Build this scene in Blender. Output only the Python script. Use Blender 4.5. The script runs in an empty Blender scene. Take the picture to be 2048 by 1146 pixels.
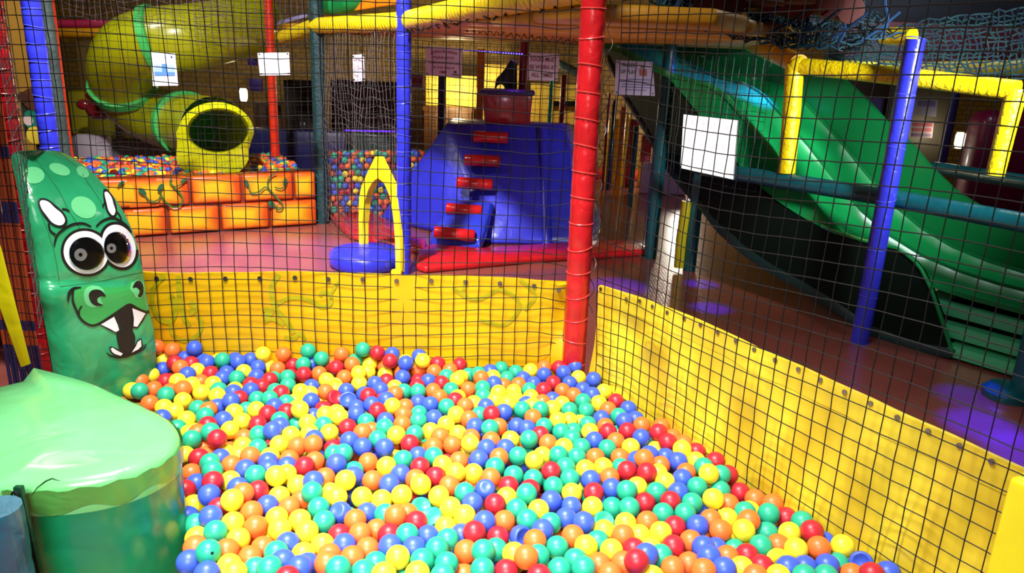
import bpy, bmesh, math, random
import numpy as np
from mathutils import Vector, Matrix
from mathutils.bvhtree import BVHTree

random.seed(7)
SC = bpy.context.scene
COL = SC.collection
S = 1.22                     # layout units to metres

# ------------------------------------------------------------------ camera
PITCH, ROLL, FPX, EYE = math.radians(17.0), math.radians(2.46), 1541.0, 1.40
FWD = Vector((0, math.cos(PITCH), -math.sin(PITCH)))
_r0 = Vector((1, 0, 0)); _u0 = _r0.cross(FWD)
RGT = math.cos(ROLL) * _r0 + math.sin(ROLL) * _u0
UPV = -math.sin(ROLL) * _r0 + math.cos(ROLL) * _u0
cam = bpy.data.cameras.new('camera'); cam.sensor_width = 36.0; cam.lens = FPX / 2048 * 36
cam.clip_start = 0.02; cam.clip_end = 100
cam.dof.use_dof = True; cam.dof.focus_distance = 2.35 * S; cam.dof.aperture_fstop = 7.0
camo = bpy.data.objects.new('camera', cam); COL.objects.link(camo)
camo.matrix_world = Matrix(((RGT.x, UPV.x, -FWD.x, 0), (RGT.y, UPV.y, -FWD.y, 0), (RGT.z, UPV.z, -FWD.z, EYE * S), (0, 0, 0, 1)))
SC.camera = camo

# ------------------------------------------------------------------ world, lamps, exposure
def lin(c):
    return tuple(((x / 255) / 12.92 if x / 255 <= .04045 else ((x / 255 + .055) / 1.055) ** 2.4) for x in c)
SC.view_settings.view_transform = 'Standard'
SC.view_settings.look = 'None'
SC.view_settings.exposure = 0.0
SC.view_settings.gamma = 1.0
SC.view_settings.use_curve_mapping = False
w = bpy.data.worlds.new('world'); SC.world = w; w.use_nodes = True
w.node_tree.nodes['Background'].inputs[0].default_value = (.55, .5, .6, 1)
w.node_tree.nodes['Background'].inputs[1].default_value = .035

def lamp(name, kind, loc, energy, col=(1, 1, 1), aim=None, size=.3, spot=60, blend=.3):
    l = bpy.data.lights.new(name, kind); l.energy = energy; l.color = col
    if kind == 'AREA': l.shape = 'DISK'; l.size = size * S
    else: l.shadow_soft_size = size * S
    if kind == 'SPOT': l.spot_size = math.radians(spot); l.spot_blend = blend
    o = bpy.data.objects.new(name, l); COL.objects.link(o); o.location = Vector(loc) * S
    if aim is not None:
        o.rotation_euler = (Vector(aim) - Vector(loc)).to_track_quat('-Z', 'Y').to_euler()
    return o
# pixel helpers (2048 x 1146 frame -> layout units)
def ray(x, y): return FWD + RGT * ((x - 1024) / FPX) - UPV * ((y - 573) / FPX)
def gz(x, y, z=0.0):
    d = ray(x, y); return Vector((0, 0, EYE)) + d * ((z - EYE) / d.z)
def gy(x, y, Y):
    d = ray(x, y); return Vector((0, 0, EYE)) + d * (Y / d.y)
def gv(x, y, A, B):
    """ray meets the vertical plane through floor points A, B"""
    d = ray(x, y); wx, wy = B[0] - A[0], B[1] - A[1]
    t = (A[0] * wy - A[1] * wx) / (d.x * wy - d.y * wx)
    return Vector((0, 0, EYE)) + d * t

pfl = lamp('pit_flood_light', 'AREA', (-.62, 1.35, 3.1), 77, (1, .985, .97), (-.22, 1.95, .3), .75); pfl.data.spread = math.radians(80)
camfill = lamp('camera_fill_light', 'AREA', (-.35, -.35, 1.95), 28, (1, .985, .97), (-.25, 1.35, .3), 1.0); camfill.data.spread = math.radians(74)  # unseen soft fill added beside the camera to lift the pit
plf = lamp('play_floor_flood_light', 'AREA', (-1.42, 2.75, 3.25), 140, (1, .97, .96), (-1.5, 5.1, 0), .22); plf.data.spread = math.radians(86)
lamp('tube_slide_light', 'AREA', (-3.3, 4.7, 3.2), 75, (1, .95, .8), (-2.6, 6.4, .9), .5)
lamp('slide_fill_light', 'AREA', (2.75, 4.3, 3.3), 36, (.88, .97, 1), (2.2, 4.7, .5), .8)  # unseen overhead fill, aimed to brighten the slide
framefill = lamp('guard_frame_fill', 'AREA', (2.35, 1.9, 1.7), 20, (1, 1, .98), (1.95, 4.3, 1.1), .35); framefill.data.spread = math.radians(48)  # unseen front fill added to brighten the yellow guard frame
lamp('slide_fill_spot', 'SPOT', (2.1, 4.5, 1.37), 34, (.8, 1, .95), (1.4, 5.3, 1.05), .06, 80, .6)  # added fill for the upper slide lanes, no fixture there
def violet(name, px, py, off, e, spot, col=(.014, .004, 1)):
    t = gz(px, py); lamp(name, 'SPOT', t + Vector(off), e, col, t, .02, spot, .85)
violet('violet_aisle_spot', 1940, 795, (.1, .4, 1.2), 950, 15)
violet('violet_aisle_spot', 1962, 850, (.1, .4, 1.2), 950, 17)
violet('violet_edge_spot', 2062, 905, (.2, .5, 1.2), 950, 18)
violet('violet_path_spot', 1402, 568, (-.45, -.05, 1.25), 750, 11)
violet('violet_path_spot', 1422, 616, (-.45, -.05, 1.25), 850, 12)
violet('violet_deck_spot', 1235, 572, (.1, .25, 1.3), 750, 20)
violet('violet_floor_spot', 560, 520, (-.1, .3, 2.6), 1900, 36, (.12, .08, 1))
lamp('violet_ramp_spot', 'SPOT', (0, 7.0, 1.46), 20, (.25, .04, 1), (-.1, 6.4, .8), .05, 110, .6)
lamp('slide_top_blue_spot', 'SPOT', (2.05, 4.6, 1.37), 2600, (.22, .13, 1), (1.38, 5.36, 1.24), .04, 30, .9)
lamp('sign_fill_spot', 'SPOT', (-.2, 4.5, .95), 7, (.95, .8, 1), (-.1, 6.0, 1.33), .05, 42, .5)  # added fill that brightens the signs, no lamp hangs here
lamp('back_wall_lamp_left', 'POINT', (-3.1, 9.0, .78), 4, (1, .82, .45), size=.06)
lamp('back_wall_lamp_middle', 'POINT', (-.75, 8.9, .9), 60, (1, .84, .42), size=.08)
lamp('back_wall_lamp_right', 'POINT', (4.0, 7.35, .82), 14, (1, .86, .55), size=.06)
lamp('back_wall_lamp_slide', 'POINT', (1.95, 8.9, .55), 60, (1, .9, .75), size=.08)
lamp('deck_bounce_fill', 'AREA', (.5, 4.3, .9), 2, (1, .72, .35), (.4, 4.3, 2), 1.2)  # upward fill added in place of bounced light under the deck

# ------------------------------------------------------------------ materials
MATS = {}
def M(name, rgb, rough=.35, bump=0., bscale=8., var=.0, vscale=3., metal=0., emit=0., alt=None, coat=0., stretch=(1, 1, 1), spec=.5, alpha=1.):
    if name in MATS: return MATS[name]
    m = bpy.data.materials.new(name); m.use_nodes = True; MATS[name] = m
    nt = m.node_tree; b = nt.nodes['Principled BSDF']
    c = (*lin(rgb), 1)
    b.inputs['Base Color'].default_value = c; b.inputs['Roughness'].default_value = rough
    b.inputs['Metallic'].default_value = metal; b.inputs['Specular IOR Level'].default_value = spec
    b.inputs['Coat Weight'].default_value = coat; b.inputs['Coat Roughness'].default_value = .12
    b.inputs['Alpha'].default_value = alpha
    if emit:
        b.inputs['Emission Color'].default_value = c; b.inputs['Emission Strength'].default_value = emit
    if bump or var:
        tc = nt.nodes.new('ShaderNodeTexCoord'); mp = nt.nodes.new('ShaderNodeMapping')
        nt.links.new(tc.outputs['Object'], mp.inputs[0]); mp.inputs['Scale'].default_value = stretch
    if var:
        n = nt.nodes.new('ShaderNodeTexNoise'); n.inputs['Scale'].default_value = vscale; n.inputs['Detail'].default_value = 3
        nt.links.new(mp.outputs[0], n.inputs['Vector'])
        mx = nt.nodes.new('ShaderNodeMix'); mx.data_type = 'RGBA'
        a2 = lin(alt) if alt else tuple(x * (1 - var) for x in c[:3])
        mx.inputs[6].default_value = c; mx.inputs[7].default_value = (*a2, 1)
        rp = nt.nodes.new('ShaderNodeMapRange'); rp.inputs[1].default_value = .38; rp.inputs[2].default_value = .66
        nt.links.new(n.outputs[0], rp.inputs[0]); nt.links.new(rp.outputs[0], mx.inputs[0])
        nt.links.new(mx.outputs[2], b.inputs['Base Color'])
    if bump:
        n = nt.nodes.new('ShaderNodeTexNoise'); n.inputs['Scale'].default_value = bscale; n.inputs['Detail'].default_value = 2.5
        n.inputs['Distortion'].default_value = .6
        nt.links.new(mp.outputs[0], n.inputs['Vector'])
        bp = nt.nodes.new('ShaderNodeBump'); bp.inputs['Strength'].default_value = bump; bp.inputs['Distance'].default_value = .02
        nt.links.new(n.outputs[0], bp.inputs['Height']); nt.links.new(bp.outputs[0], b.inputs['Normal'])
    return m

# ------------------------------------------------------------------ mesh builder
class MB:
    def __init__(s): s.v, s.f, s.m = [], [], []
    def add(s, vs, fs, mi=0):
        o = len(s.v); s.v += [tuple(p) for p in vs]; s.f += [tuple(i + o for i in f) for f in fs]; s.m += [mi] * len(fs); return s
    def box(s, c, size, rot=None, mi=0):
        c = Vector(c); h = Vector(size) / 2
        vs = [Vector((x, y, z)) for x in (-h.x, h.x) for y in (-h.y, h.y) for z in (-h.z, h.z)]
        if rot is not None: vs = [rot @ p for p in vs]
        return s.add([c + p for p in vs], [(0, 1, 3, 2), (4, 6, 7, 5), (0, 4, 5, 1), (2, 3, 7, 6), (0, 2, 6, 4), (1, 5, 7, 3)], mi)
    def bm(s, b, mi=0):
        b.verts.index_update()
        s.add([p.co for p in b.verts], [[p.index for p in f.verts] for f in b.faces], mi); b.free(); return s
    def rbox(s, c, size, r=.02, seg=2, rot=None, mi=0):
        b = bmesh.new(); bmesh.ops.create_cube(b, size=1)
        for p in b.verts: p.co = Vector((p.co.x * size[0], p.co.y * size[1], p.co.z * size[2]))
        bmesh.ops.bevel(b, geom=b.edges[:], offset=min(r, min(size) * .48), segments=seg, affect='EDGES', profile=.5)
        for p in b.verts:
            q = p.co.copy()
            if rot is not None: q = rot @ q
            p.co = q + Vector(c)
        return s.bm(b, mi)
    def prism(s, poly, z0, z1, r=0, seg=2, mi=0):
        b = bmesh.new()
        lo = [b.verts.new((p[0], p[1], z0)) for p in poly]; hi = [b.verts.new((p[0], p[1], z1)) for p in poly]
        n = len(poly); b.faces.new(lo[::-1]); b.faces.new(hi)
        for i in range(n): b.faces.new((lo[i], lo[(i + 1) % n], hi[(i + 1) % n], hi[i]))
        bmesh.ops.recalc_face_normals(b, faces=b.faces[:])
        if r: bmesh.ops.bevel(b, geom=[e for e in b.edges], offset=r, segments=seg, affect='EDGES', profile=.5)
        return s.bm(b, mi)
    def poly3(s, pts, off, r=0, mi=0):
        """planar polygon given as 3-D points, extruded by the vector off"""
        b = bmesh.new(); off = Vector(off)
        lo = [b.verts.new(Vector(p)) for p in pts]; hi = [b.verts.new(Vector(p) + off) for p in pts]
        n = len(pts); b.faces.new(lo[::-1]); b.faces.new(hi)
        for i in range(n): b.faces.new((lo[i], lo[(i + 1) % n], hi[(i + 1) % n], hi[i]))
        bmesh.ops.recalc_face_normals(b, faces=b.faces[:])
        if r: bmesh.ops.bevel(b, geom=b.edges[:], offset=r, segments=2, affect='EDGES', profile=.5)
        return s.bm(b, mi)
    def hull(s, pts, r=0, mi=0):
        b = bmesh.new()
        for p in pts: b.verts.new(Vector(p))
        res = bmesh.ops.convex_hull(b, input=b.verts[:])
        bmesh.ops.delete(b, geom=[g for g in res['geom_interior'] if isinstance(g, bmesh.types.BMVert)], context='VERTS')
        bmesh.ops.dissolve_limit(b, angle_limit=.03, verts=b.verts[:], edges=b.edges[:])
        if r: bmesh.ops.bevel(b, geom=b.edges[:], offset=r, segments=3, affect='EDGES', profile=.5)
        return s.bm(b, mi)
    def loft(s, rings, closed=True, cap=True, mi=0):
        o = len(s.v); n = len(rings[0]); vs = [p for r in rings for p in r]; fs = []
        for i in range(len(rings) - 1):
            for j in range(n if closed else n - 1):
                k = (j + 1) % n
                fs.append((i * n + j, i * n + k, (i + 1) * n + k, (i + 1) * n + j))
        if cap and closed:
            fs.append(tuple(range(n))[::-1]); fs.append(tuple((len(rings) - 1) * n + j for j in range(n)))
        return s.add(vs, fs, mi)
    def tube(s, pts, r, n=10, cap=True, mi=0, closed=False):
        pts = [Vector(p) for p in pts]; L = len(pts); rings = []; ref = None
        for i, p in enumerate(pts):
            if closed: t = (pts[(i + 1) % L] - pts[i - 1])
            else: t = pts[min(i + 1, L - 1)] - pts[max(i - 1, 0)]
            t.normalize()
            if ref is None:
                ref = Vector((0, 0, 1)) if abs(t.z) < .9 else Vector((1, 0, 0))
            a = t.cross(ref).normalized(); b = a.cross(t).normalized(); ref = b
            rr = r[i] if isinstance(r, (list, tuple)) else r
            rings.append([p + (a * math.cos(2 * math.pi * k / n) + b * math.sin(2 * math.pi * k / n)) * rr for k in range(n)])
        if closed: rings.append(rings[0])
        return s.loft(rings, True, cap and not closed, mi)
    def lathe(s, c, prof, n=24, mi=0, axis=None):
        """prof: (radius, height) pairs"""
        c = Vector(c); ax = Vector(axis).normalized() if axis is not None else Vector((0, 0, 1))
        ref = Vector((1, 0, 0)) if abs(ax.x) < .9 else Vector((0, 1, 0))
        a = ax.cross(ref).normalized(); b = ax.cross(a)
        rings = [[c + ax * h + (a * math.cos(2 * math.pi * k / n) + b * math.sin(2 * math.pi * k / n)) * max(r, 1e-4) for k in range(n)] for r, h in prof]
        return s.loft(rings, True, True, mi)
    def ico(s, c, r, sub=2, scale=(1, 1, 1), mi=0):
        b = bmesh.new(); bmesh.ops.create_icosphere(b, subdivisions=sub, radius=r)
        for p in b.verts: p.co = Vector((p.co.x * scale[0], p.co.y * scale[1], p.co.z * scale[2])) + Vector(c)
        return s.bm(b, mi)
    def build(s, name, mats, parent=None, smooth=38, origin=None):
        me = bpy.data.meshes.new(name)
        V = np.array(s.v, dtype=float).reshape(-1, 3)
        if origin is None:
            if parent is not None: origin = Vector(parent['_o'])
            else: lo, hi = V.min(0), V.max(0); origin = Vector(((lo[0] + hi[0]) / 2, (lo[1] + hi[1]) / 2, lo[2]))
        V = (V - np.array(origin)) * S
        me.from_pydata(V.tolist(), [], s.f)
        if not isinstance(mats, (list, tuple)): mats = [mats]
        for m in mats: me.materials.append(m)
        if len(mats) > 1: me.polygons.foreach_set('material_index', s.m)
        if smooth:
            me.shade_smooth(); me.set_sharp_from_angle(angle=math.radians(smooth))
        me.update()
        o = bpy.data.objects.new(name, me); COL.objects.link(o); o['_o'] = tuple(origin)
        if parent is not None:
            o.parent = parent; o.location = (Vector(origin) - Vector(parent['_o'])) * S
        else: o.location = Vector(origin) * S
        return o
def tag(o, label=None, cat=None, group=None, kind=None):
    for k, v in (('label', label), ('category', cat), ('group', group), ('kind', kind)):
        if v: o[k] = v
    return o
def thing(name, label, cat, loc, group=None):
    o = bpy.data.objects.new(name, None); COL.objects.link(o); o.empty_display_size = .05
    o.location = Vector(loc) * S; o['_o'] = tuple(loc); return tag(o, label, cat, group)
def struct(o): o['kind'] = 'structure'; return o

# ------------------------------------------------------------------ nets
def net_mb(f, nu, nv, r, jit=.0, sides=4, knots=True, mb=None, seed=1):
    rnd = random.Random(seed); mb = mb or MB()
    P = [[f(i, j) + Vector((rnd.uniform(-jit, jit), rnd.uniform(-jit, jit), rnd.uniform(-jit, jit))) for j in range(nv + 1)] for i in range(nu + 1)]
    for i in range(nu + 1): mb.tube(P[i], r, sides, False)
    for j in range(nv + 1): mb.tube([P[i][j] for i in range(nu + 1)], r, sides, False)
    if knots:
        k = r * 1.75
        for row in P:
            for p in row:
                mb.add([p + Vector(q) for q in ((k, 0, 0), (-k, 0, 0), (0, k, 0), (0, -k, 0), (0, 0, k), (0, 0, -k))],
                       [(0, 2, 4), (2, 1, 4), (1, 3, 4), (3, 0, 4), (2, 0, 5), (1, 2, 5), (3, 1, 5), (0, 3, 5)])
    return mb
def lerp(a, b, t): return a + (b - a) * t
def interp(x, xs, ys): return float(np.interp(x, xs, ys))

def post(name, label, x, y, z0, z1, r, mat, tie=None, pitch=.1, group=None, lean=(0, 0), cat='post', band=.0026, rings=14, bulge=.05, cap=None, base=None):
    """foam-padded upright: sleeve cut into pillowed sections by cable ties, each tie a part"""
    t = thing(name, label, cat, (x, y, z0), group)
    n = max(2, int(round((z1 - z0) / pitch))); prof = []; rnd = random.Random(name + label)
    for i in range(n):
        a = z0 + (z1 - z0) * i / n; b = z0 + (z1 - z0) * (i + 1) / n
        for q in (0, .12, .5, .88):
            prof.append((r * (1 - bulge if q == 0 else 1 + rnd.uniform(-.02, .02)), a + (b - a) * q))
    prof.append((r * (1 - bulge), z1))
    mb = MB(); mb.loft([[Vector((x + lean[0] * (z - z0) + rr * math.cos(2 * math.pi * k / rings), y + lean[1] * (z - z0) + rr * math.sin(2 * math.pi * k / rings), z)) for k in range(rings)] for rr, z in prof])
    mb.build('foam_sleeve', mat, t, smooth=60)
    if tie:
        for i in range(n + 1):
            z = z0 + (z1 - z0) * i / n
            if z > 1.95 * 1.2: break
            m2 = MB(); c = Vector((x + lean[0] * (z - z0), y + lean[1] * (z - z0), z)); tl = rnd.uniform(-.012, .012)
            m2.tube([c + Vector((math.cos(q) * r * 1.0, math.sin(q) * r * 1.0, math.sin(q + 1) * tl)) for q in [2 * math.pi * k / 16 for k in range(16)]], band, 5, closed=True)
            m2.build('cable_tie', tie, t)
    return t
def pad_beam(name, label, pts, r, mat, pitch=.09, cat='beam', seams=True, parent=None):
    pts = [Vector(p) for p in pts]; out = []; rad = []
    for a, b in zip(pts[:-1], pts[1:]):
        n = max(1, int((b - a).length / pitch))
        for i in range(n):
            for q in (0, .15, .85):
                out.append(lerp(a, b, (i + q) / n)); rad.append(r * (.90 if q == 0 and seams else 1))
    out.append(pts[-1]); rad.append(r)
    mb = MB().tube(out, rad, 14)
    if parent is not None: return mb.build(name, mat, parent, smooth=60)
    return tag(mb.build(name, mat, smooth=60), label, cat)
# ------------------------------------------------------------------ palette
red_v = M('red_vinyl', (205, 30, 36), .26, .35, 14, .25, 6, coat=.4)
dred_v = M('dark_red_vinyl', (150, 18, 28), .3, .3, 12, .3, 5, coat=.3)
blue_v = M('blue_vinyl', (46, 52, 205), .33, .35, 13, .18, 5, coat=.2)
navy_v = M('navy_vinyl', (24, 26, 96), .4, .25, 10, .2, 4)
teal_v = M('teal_vinyl', (10, 88, 98), .34, .3, 14, .25, 5, coat=.2)
dteal_v = M('dark_teal_netted_foam', (14, 62, 66), .6, .5, 30, .4, 18)
yel_v = M('yellow_vinyl', (236, 205, 20), .34, .4, 11, .12, 4, coat=.15)
ora_v = M('orange_vinyl', (240, 140, 20), .36, .3, 11, .2, 4)
redor_v = M('red_orange_vinyl', (226, 48, 20), .36, .3, 11, .15, 4)
green_v = M('green_vinyl', (50, 168, 112), .25, .9, 7, .2, 3, coat=.5, alt=(34, 144, 92))
black_cord = M('black_nylon_cord', (15, 12, 13), .6, spec=.25)
tie_m = M('red_cable_tie', (206, 62, 58), .35)
white_card = M('white_laminated_card', (226, 222, 238), .3, var=.06, vscale=3)
maroon_p = M('maroon_print', (120, 30, 60), .5)
ink_p = M('black_print', (16, 15, 16), .45)
steel = M('steel_eyelet', (150, 145, 150), .3, metal=1)
blackhole = M('dark_eyelet', (28, 24, 24), .5)

# ------------------------------------------------------------------ the setting
def floor_material():
    m = M('perforated_floor_tile', (138, 62, 52), .24, coat=.3); nt = m.node_tree; b = nt.nodes['Principled BSDF']
    tc = nt.nodes.new('ShaderNodeTexCoord'); v = nt.nodes.new('ShaderNodeTexVoronoi'); v.inputs['Scale'].default_value = 42; v.inputs['Randomness'].default_value = .15
    nt.links.new(tc.outputs['Object'], v.inputs['Vector'])
    mr = nt.nodes.new('ShaderNodeMapRange'); mr.inputs[1].default_value = .12; mr.inputs[2].default_value = .3; nt.links.new(v.outputs['Distance'], mr.inputs[0])
    bp = nt.nodes.new('ShaderNodeBump'); bp.inputs['Strength'].default_value = .16; bp.inputs['Distance'].default_value = .004
    nt.links.new(mr.outputs[0], bp.inputs['Height']); nt.links.new(bp.outputs[0], b.inputs['Normal'])
    n = nt.nodes.new('ShaderNodeTexNoise'); n.inputs['Scale'].default_value = 1.6; n.inputs['Detail'].default_value = 4; nt.links.new(tc.outputs['Object'], n.inputs['Vector'])
    mx = nt.nodes.new('ShaderNodeMix'); mx.data_type = 'RGBA'; mx.inputs[6].default_value = (*lin((150, 84, 74)), 1); mx.inputs[7].default_value = (*lin((124, 60, 52)), 1)
    nt.links.new(n.outputs[0], mx.inputs[0]); nt.links.new(mx.outputs[2], b.inputs['Base Color'])
    return m
def brick_wall_material():
    m = M('yellow_painted_brick', (206, 168, 60), .6); nt = m.node_tree; b = nt.nodes['Principled BSDF']
    tc = nt.nodes.new('ShaderNodeTexCoord'); mp = nt.nodes.new('ShaderNodeMapping'); mp.inputs['Rotation'].default_value = (math.radians(90), 0, 0)
    nt.links.new(tc.outputs['Object'], mp.inputs[0])
    t = nt.nodes.new('ShaderNodeTexBrick'); t.inputs['Scale'].default_value = 3.6; t.inputs['Mortar Size'].default_value = .02
    t.inputs['Color1'].default_value = (*lin((150, 116, 40)), 1); t.inputs['Color2'].default_value = (*lin((132, 98, 32)), 1); t.inputs['Mortar'].default_value = (*lin((92, 68, 24)), 1)
    nt.links.new(mp.outputs[0], t.inputs['Vector']); nt.links.new(t.outputs[0], b.inputs['Base Color'])
    bp = nt.nodes.new('ShaderNodeBump'); bp.inputs['Strength'].default_value = .5; bp.inputs['Distance'].default_value = .01; bp.invert = True
    nt.links.new(t.outputs[1], bp.inputs['Height']); nt.links.new(bp.outputs[0], b.inputs['Normal'])
    return m
struct(MB().box((0, 5, -.05), (15, 10.4, .1)).build('floor', floor_material()))
struct(MB().box((0, 10, 1.9), (15, .2, 4)).build('wall_back', brick_wall_material()))
struct(MB().box((-7, 5, 1.9), (.2, 10.4, 4)).build('wall_left', M('brown_wall', (96, 62, 30), .7, var=.3, vscale=2)))
struct(MB().box((7, 5, 1.9), (.2, 10.4, 4)).build('wall_right', M('brown_wall', (96, 62, 30), .7)))
struct(MB().box((0, 5, 3.75), (15, 10.4, .1)).build('ceiling', M('dark_ceiling', (40, 32, 30), .8)))

# ------------------------------------------------------------------ ball pit: walls, mat, nets
def yb(x): return 2.615 + .06 * (x + 1.27)
RA = Vector((.313, 2.645)); RW = Vector((.64, -1.11)).normalized(); RN = Vector((1.11, .64)).normalized()
tag(MB().prism([(-1.9, .6), (-1.9, 2.56), (.29, 2.68), (1.28, .98), (1.28, .6)], .004, .03, .008).build('pit_mat', M('red_pit_mat', (150, 24, 30), .5, .3, 6)), 'red padded mat under the balls of the near ball pit', 'mat')

def panel(name, label, f, nu, nv, off, mat):
    """vinyl sheet: front grid f(u,v), back grid offset by off"""
    t = thing(name, label, 'panel', f(.5, 0) * 1)
    rings = []
    for j in range(nv + 1):
        front = [f(i / nu, j / nv) for i in range(nu + 1)]
        rings.append(front + [p + Vector(off) for p in front[::-1]])
    MB().loft(rings).build('vinyl_sheet', mat, t, smooth=50)
    return t
def gsm(x): return math.exp(-x * x)
_bt = [gv(px, py, (-1.85, yb(-1.85)), (.262, yb(.262))) for px, py in ((300, 545), (420, 546), (560, 545), (700, 547), (850, 550), (1000, 556), (1080, 562), (1125, 570), (1142, 560))]
def btop(x): return interp(x, [q.x for q in _bt], [q.z for q in _bt])
def back_f(u, v):
    x = lerp(-1.45, .262, u); z = lerp(.03, btop(x), v)
    y = yb(x) + .006 * math.sin(x * 9 + z * 4) + .005 * math.sin(x * 23 + 1) * v + .03 * gsm((u - .97) / .03) * math.sin(z * 16)
    return Vector((x, y, z))
yback = M('golden_yellow_banner_vinyl', (228, 184, 8), .36, .14, 7, .2, 2.5, alt=(220, 162, 10), coat=.1)
bp_ = panel('pit_back_panel', 'golden yellow banner panel with faint green vine drawing, across the back of the ball pit', back_f, 96, 14, (0, .012, 0), yback)
def eyelet(parent, c, nrm, r=.0085):
    m = MB(); m.lathe(c, [(r * .45, .0), (r, .0), (r, .003), (r * .45, .003)], 12, 0, nrm)
    m.lathe(c, [(r * .46, -.0005), (r * .46, .0022)], 10, 1, nrm)
    return m.build('eyelet', [steel, blackhole], parent)
for k in range(13):
    px = 315 + k * 68.5 if k < 12 else 1118
    p = gv(px, 553 + (6 if k > 8 else 0) + k * .8, (-1.85, yb(-1.85)), (.262, yb(.262)))
    u = (p.x + 1.45) / 1.712
    q = back_f(u, .965); eyelet(bp_, q + Vector((0, -.004, 0)), (0, -1, 0))
# faint printed vine on the back panel
vine_m = M('faint_green_print', (176, 166, 14), .4)
def print_stroke(parent, pts, wid, surf, mat, name):
    """flat printed stroke following a surface: surf(x_px, y_px) -> point"""
    L = [Vector(p) for p in pts]; dense = []
    for i in range(len(L) - 1):
        p0, p1, p2, p3 = L[max(i - 1, 0)], L[i], L[i + 1], L[min(i + 2, len(L) - 1)]
        for k in range(6):
            t = k / 6
            dense.append(.5 * ((2 * p1) + (p2 - p0) * t + (2 * p0 - 5 * p1 + 4 * p2 - p3) * t * t + (3 * p1 - p0 - 3 * p2 + p3) * t ** 3))
    dense.append(L[-1]); vs = []; fs = []
    for i, p in enumerate(dense):
        t = (dense[min(i + 1, len(dense) - 1)] - dense[max(i - 1, 0)]).normalized(); n = Vector((-t.y, t.x))
        w_ = wid(i / (len(dense) - 1)) if callable(wid) else wid
        vs += [surf(*(p + n * w_)), surf(*(p - n * w_))]
        if i: fs.append((2 * i - 2, 2 * i - 1, 2 * i + 1, 2 * i))
    return MB().add(vs, fs).build(name, mat, parent, smooth=0)
def bsurf(px, py):
    p = gv(px, py, (-1.85, yb(-1.85)), (.262, yb(.262))); u = (p.x + 1.45) / 1.712; zt = btop(p.x)
    q = back_f(u, (p.z - .03) / (zt - .03)); return q + Vector((0, -.0035, 0))
zc = lambda l: [(280 + x / 4.655, 530 + y / 4.655) for x, y in l]
for pts, w_ in (([(240, 90), (150, 180), (110, 300), (140, 430), (200, 510), (290, 520), (340, 430), (330, 330), (300, 270)], 5),
                ([(100, 230), (160, 190)], 3), ([(370, 90), (380, 300), (420, 480), (470, 560)], 5), ([(290, 510), (300, 620), (380, 690), (480, 690), (560, 620), (580, 520), (540, 460)], 4),
                ([(480, 330), (520, 400), (470, 440)], 6), ([(1290, 90), (1225, 200), (1235, 330), (1280, 430), (1360, 520), (1430, 640)], 5),
                ([(1270, 370), (1360, 320), (1480, 310), (1600, 340), (1700, 390), (1780, 350), (1770, 270), (1700, 250), (1680, 290)], 4),
                ([(1780, 260), (1850, 150)], 3), ([(1160, 400), (1220, 440), (1150, 480)], 6), ([(1160, 520), (1240, 500), (1340, 560)], 4), ([(1340, 670), (1430, 690), (1480, 640), (1540, 700)], 4)):
    print_stroke(bp_, zc(pts), w_, bsurf, vine_m, 'printed_vine')
# second drawing near the corner post
for pts in ([(905, 575), (950, 600), (1000, 580), (1040, 610), (1010, 650), (960, 640)], [(1040, 560), (1070, 590), (1050, 620)], [(930, 560), (925, 590)]):
    print_stroke(bp_, pts, 3.5, bsurf, vine_m, 'printed_vine')

_rt = [gv(px, py, (RA.x, RA.y), tuple(RA + RW)) for px, py in ((1176, 562), (1225, 580), (1267, 592), (1339, 617), (1436, 659), (1589, 730), (1743, 799), (1860, 854), (2044, 938))]
def rtop(s): return interp(s, [(q.xy - RA).dot(RW) for q in _rt], [q.z for q in _rt])
def right_f(u, v):
    s = u * 1.52; b = RA + RW * s; z = lerp(.03, rtop(s), v)
    d = .010 * math.sin(s * 16 + z * 9) + .008 * math.sin(s * 31 - z * 14 + 2)
    d += .022 * gsm((s - .17) / .12) * gsm((z - .53 + s * .25) / .06) * 1.3 - .02 * gsm((s - .30) / .14) * gsm((z - .42 - (s - .2) * .7) / .05)
    d += .012 * gsm((s - .75) / .07) * math.sin(z * 7)
    d -= .018 * gsm((z - .24) / .1) * (1 - .4 * u)
    d *= 1 - .8 * v ** 5
    return Vector((b.x + RN.x * d, b.y + RN.y * d, z))
yright = M('bright_yellow_banner_vinyl', (230, 206, 52), .36, .14, 6, .12, 4, stretch=(1.6, 1.6, .45), alt=(226, 188, 40), coat=.12)
rp_ = panel('pit_side_panel', 'bright yellow creased banner panel along the right side of the ball pit', right_f, 110, 22, (RN.x * .012, RN.y * .012, 0), yright)
for (ex, ey) in ((47, 35), (146, 75), (198, 82), (250, 103), (311, 126), (372, 150), (435, 175), (505, 203), (576, 237), (653, 270), (731, 312), (816, 350), (906, 390), (1001, 437), (1104, 481), (1211, 535), (1325, 590), (1447, 647), (1577, 707)):
    b = gv(1180 + ex / 1.955, 560 + ey / 1.955, (RA.x, RA.y), tuple(RA + RW)); s = (b.xy - RA).dot(RW)
    q = right_f(max(0, s / 1.52), (b.z - .03) / (rtop(s) - .03)); eyelet(rp_, q - Vector((RN.x, RN.y, 0)) * .004, (-RN.x, -RN.y, 0), .0068)
# welded hem along the top of the side panel
MB().loft([[right_f(i / 60, .885) - Vector((RN.x, RN.y, 0)) * .0015 for i in range(61)], [right_f(i / 60, .995) - Vector((RN.x, RN.y, 0)) * .0035 for i in range(61)]], closed=False).build('hem', yright, rp_)

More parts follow.
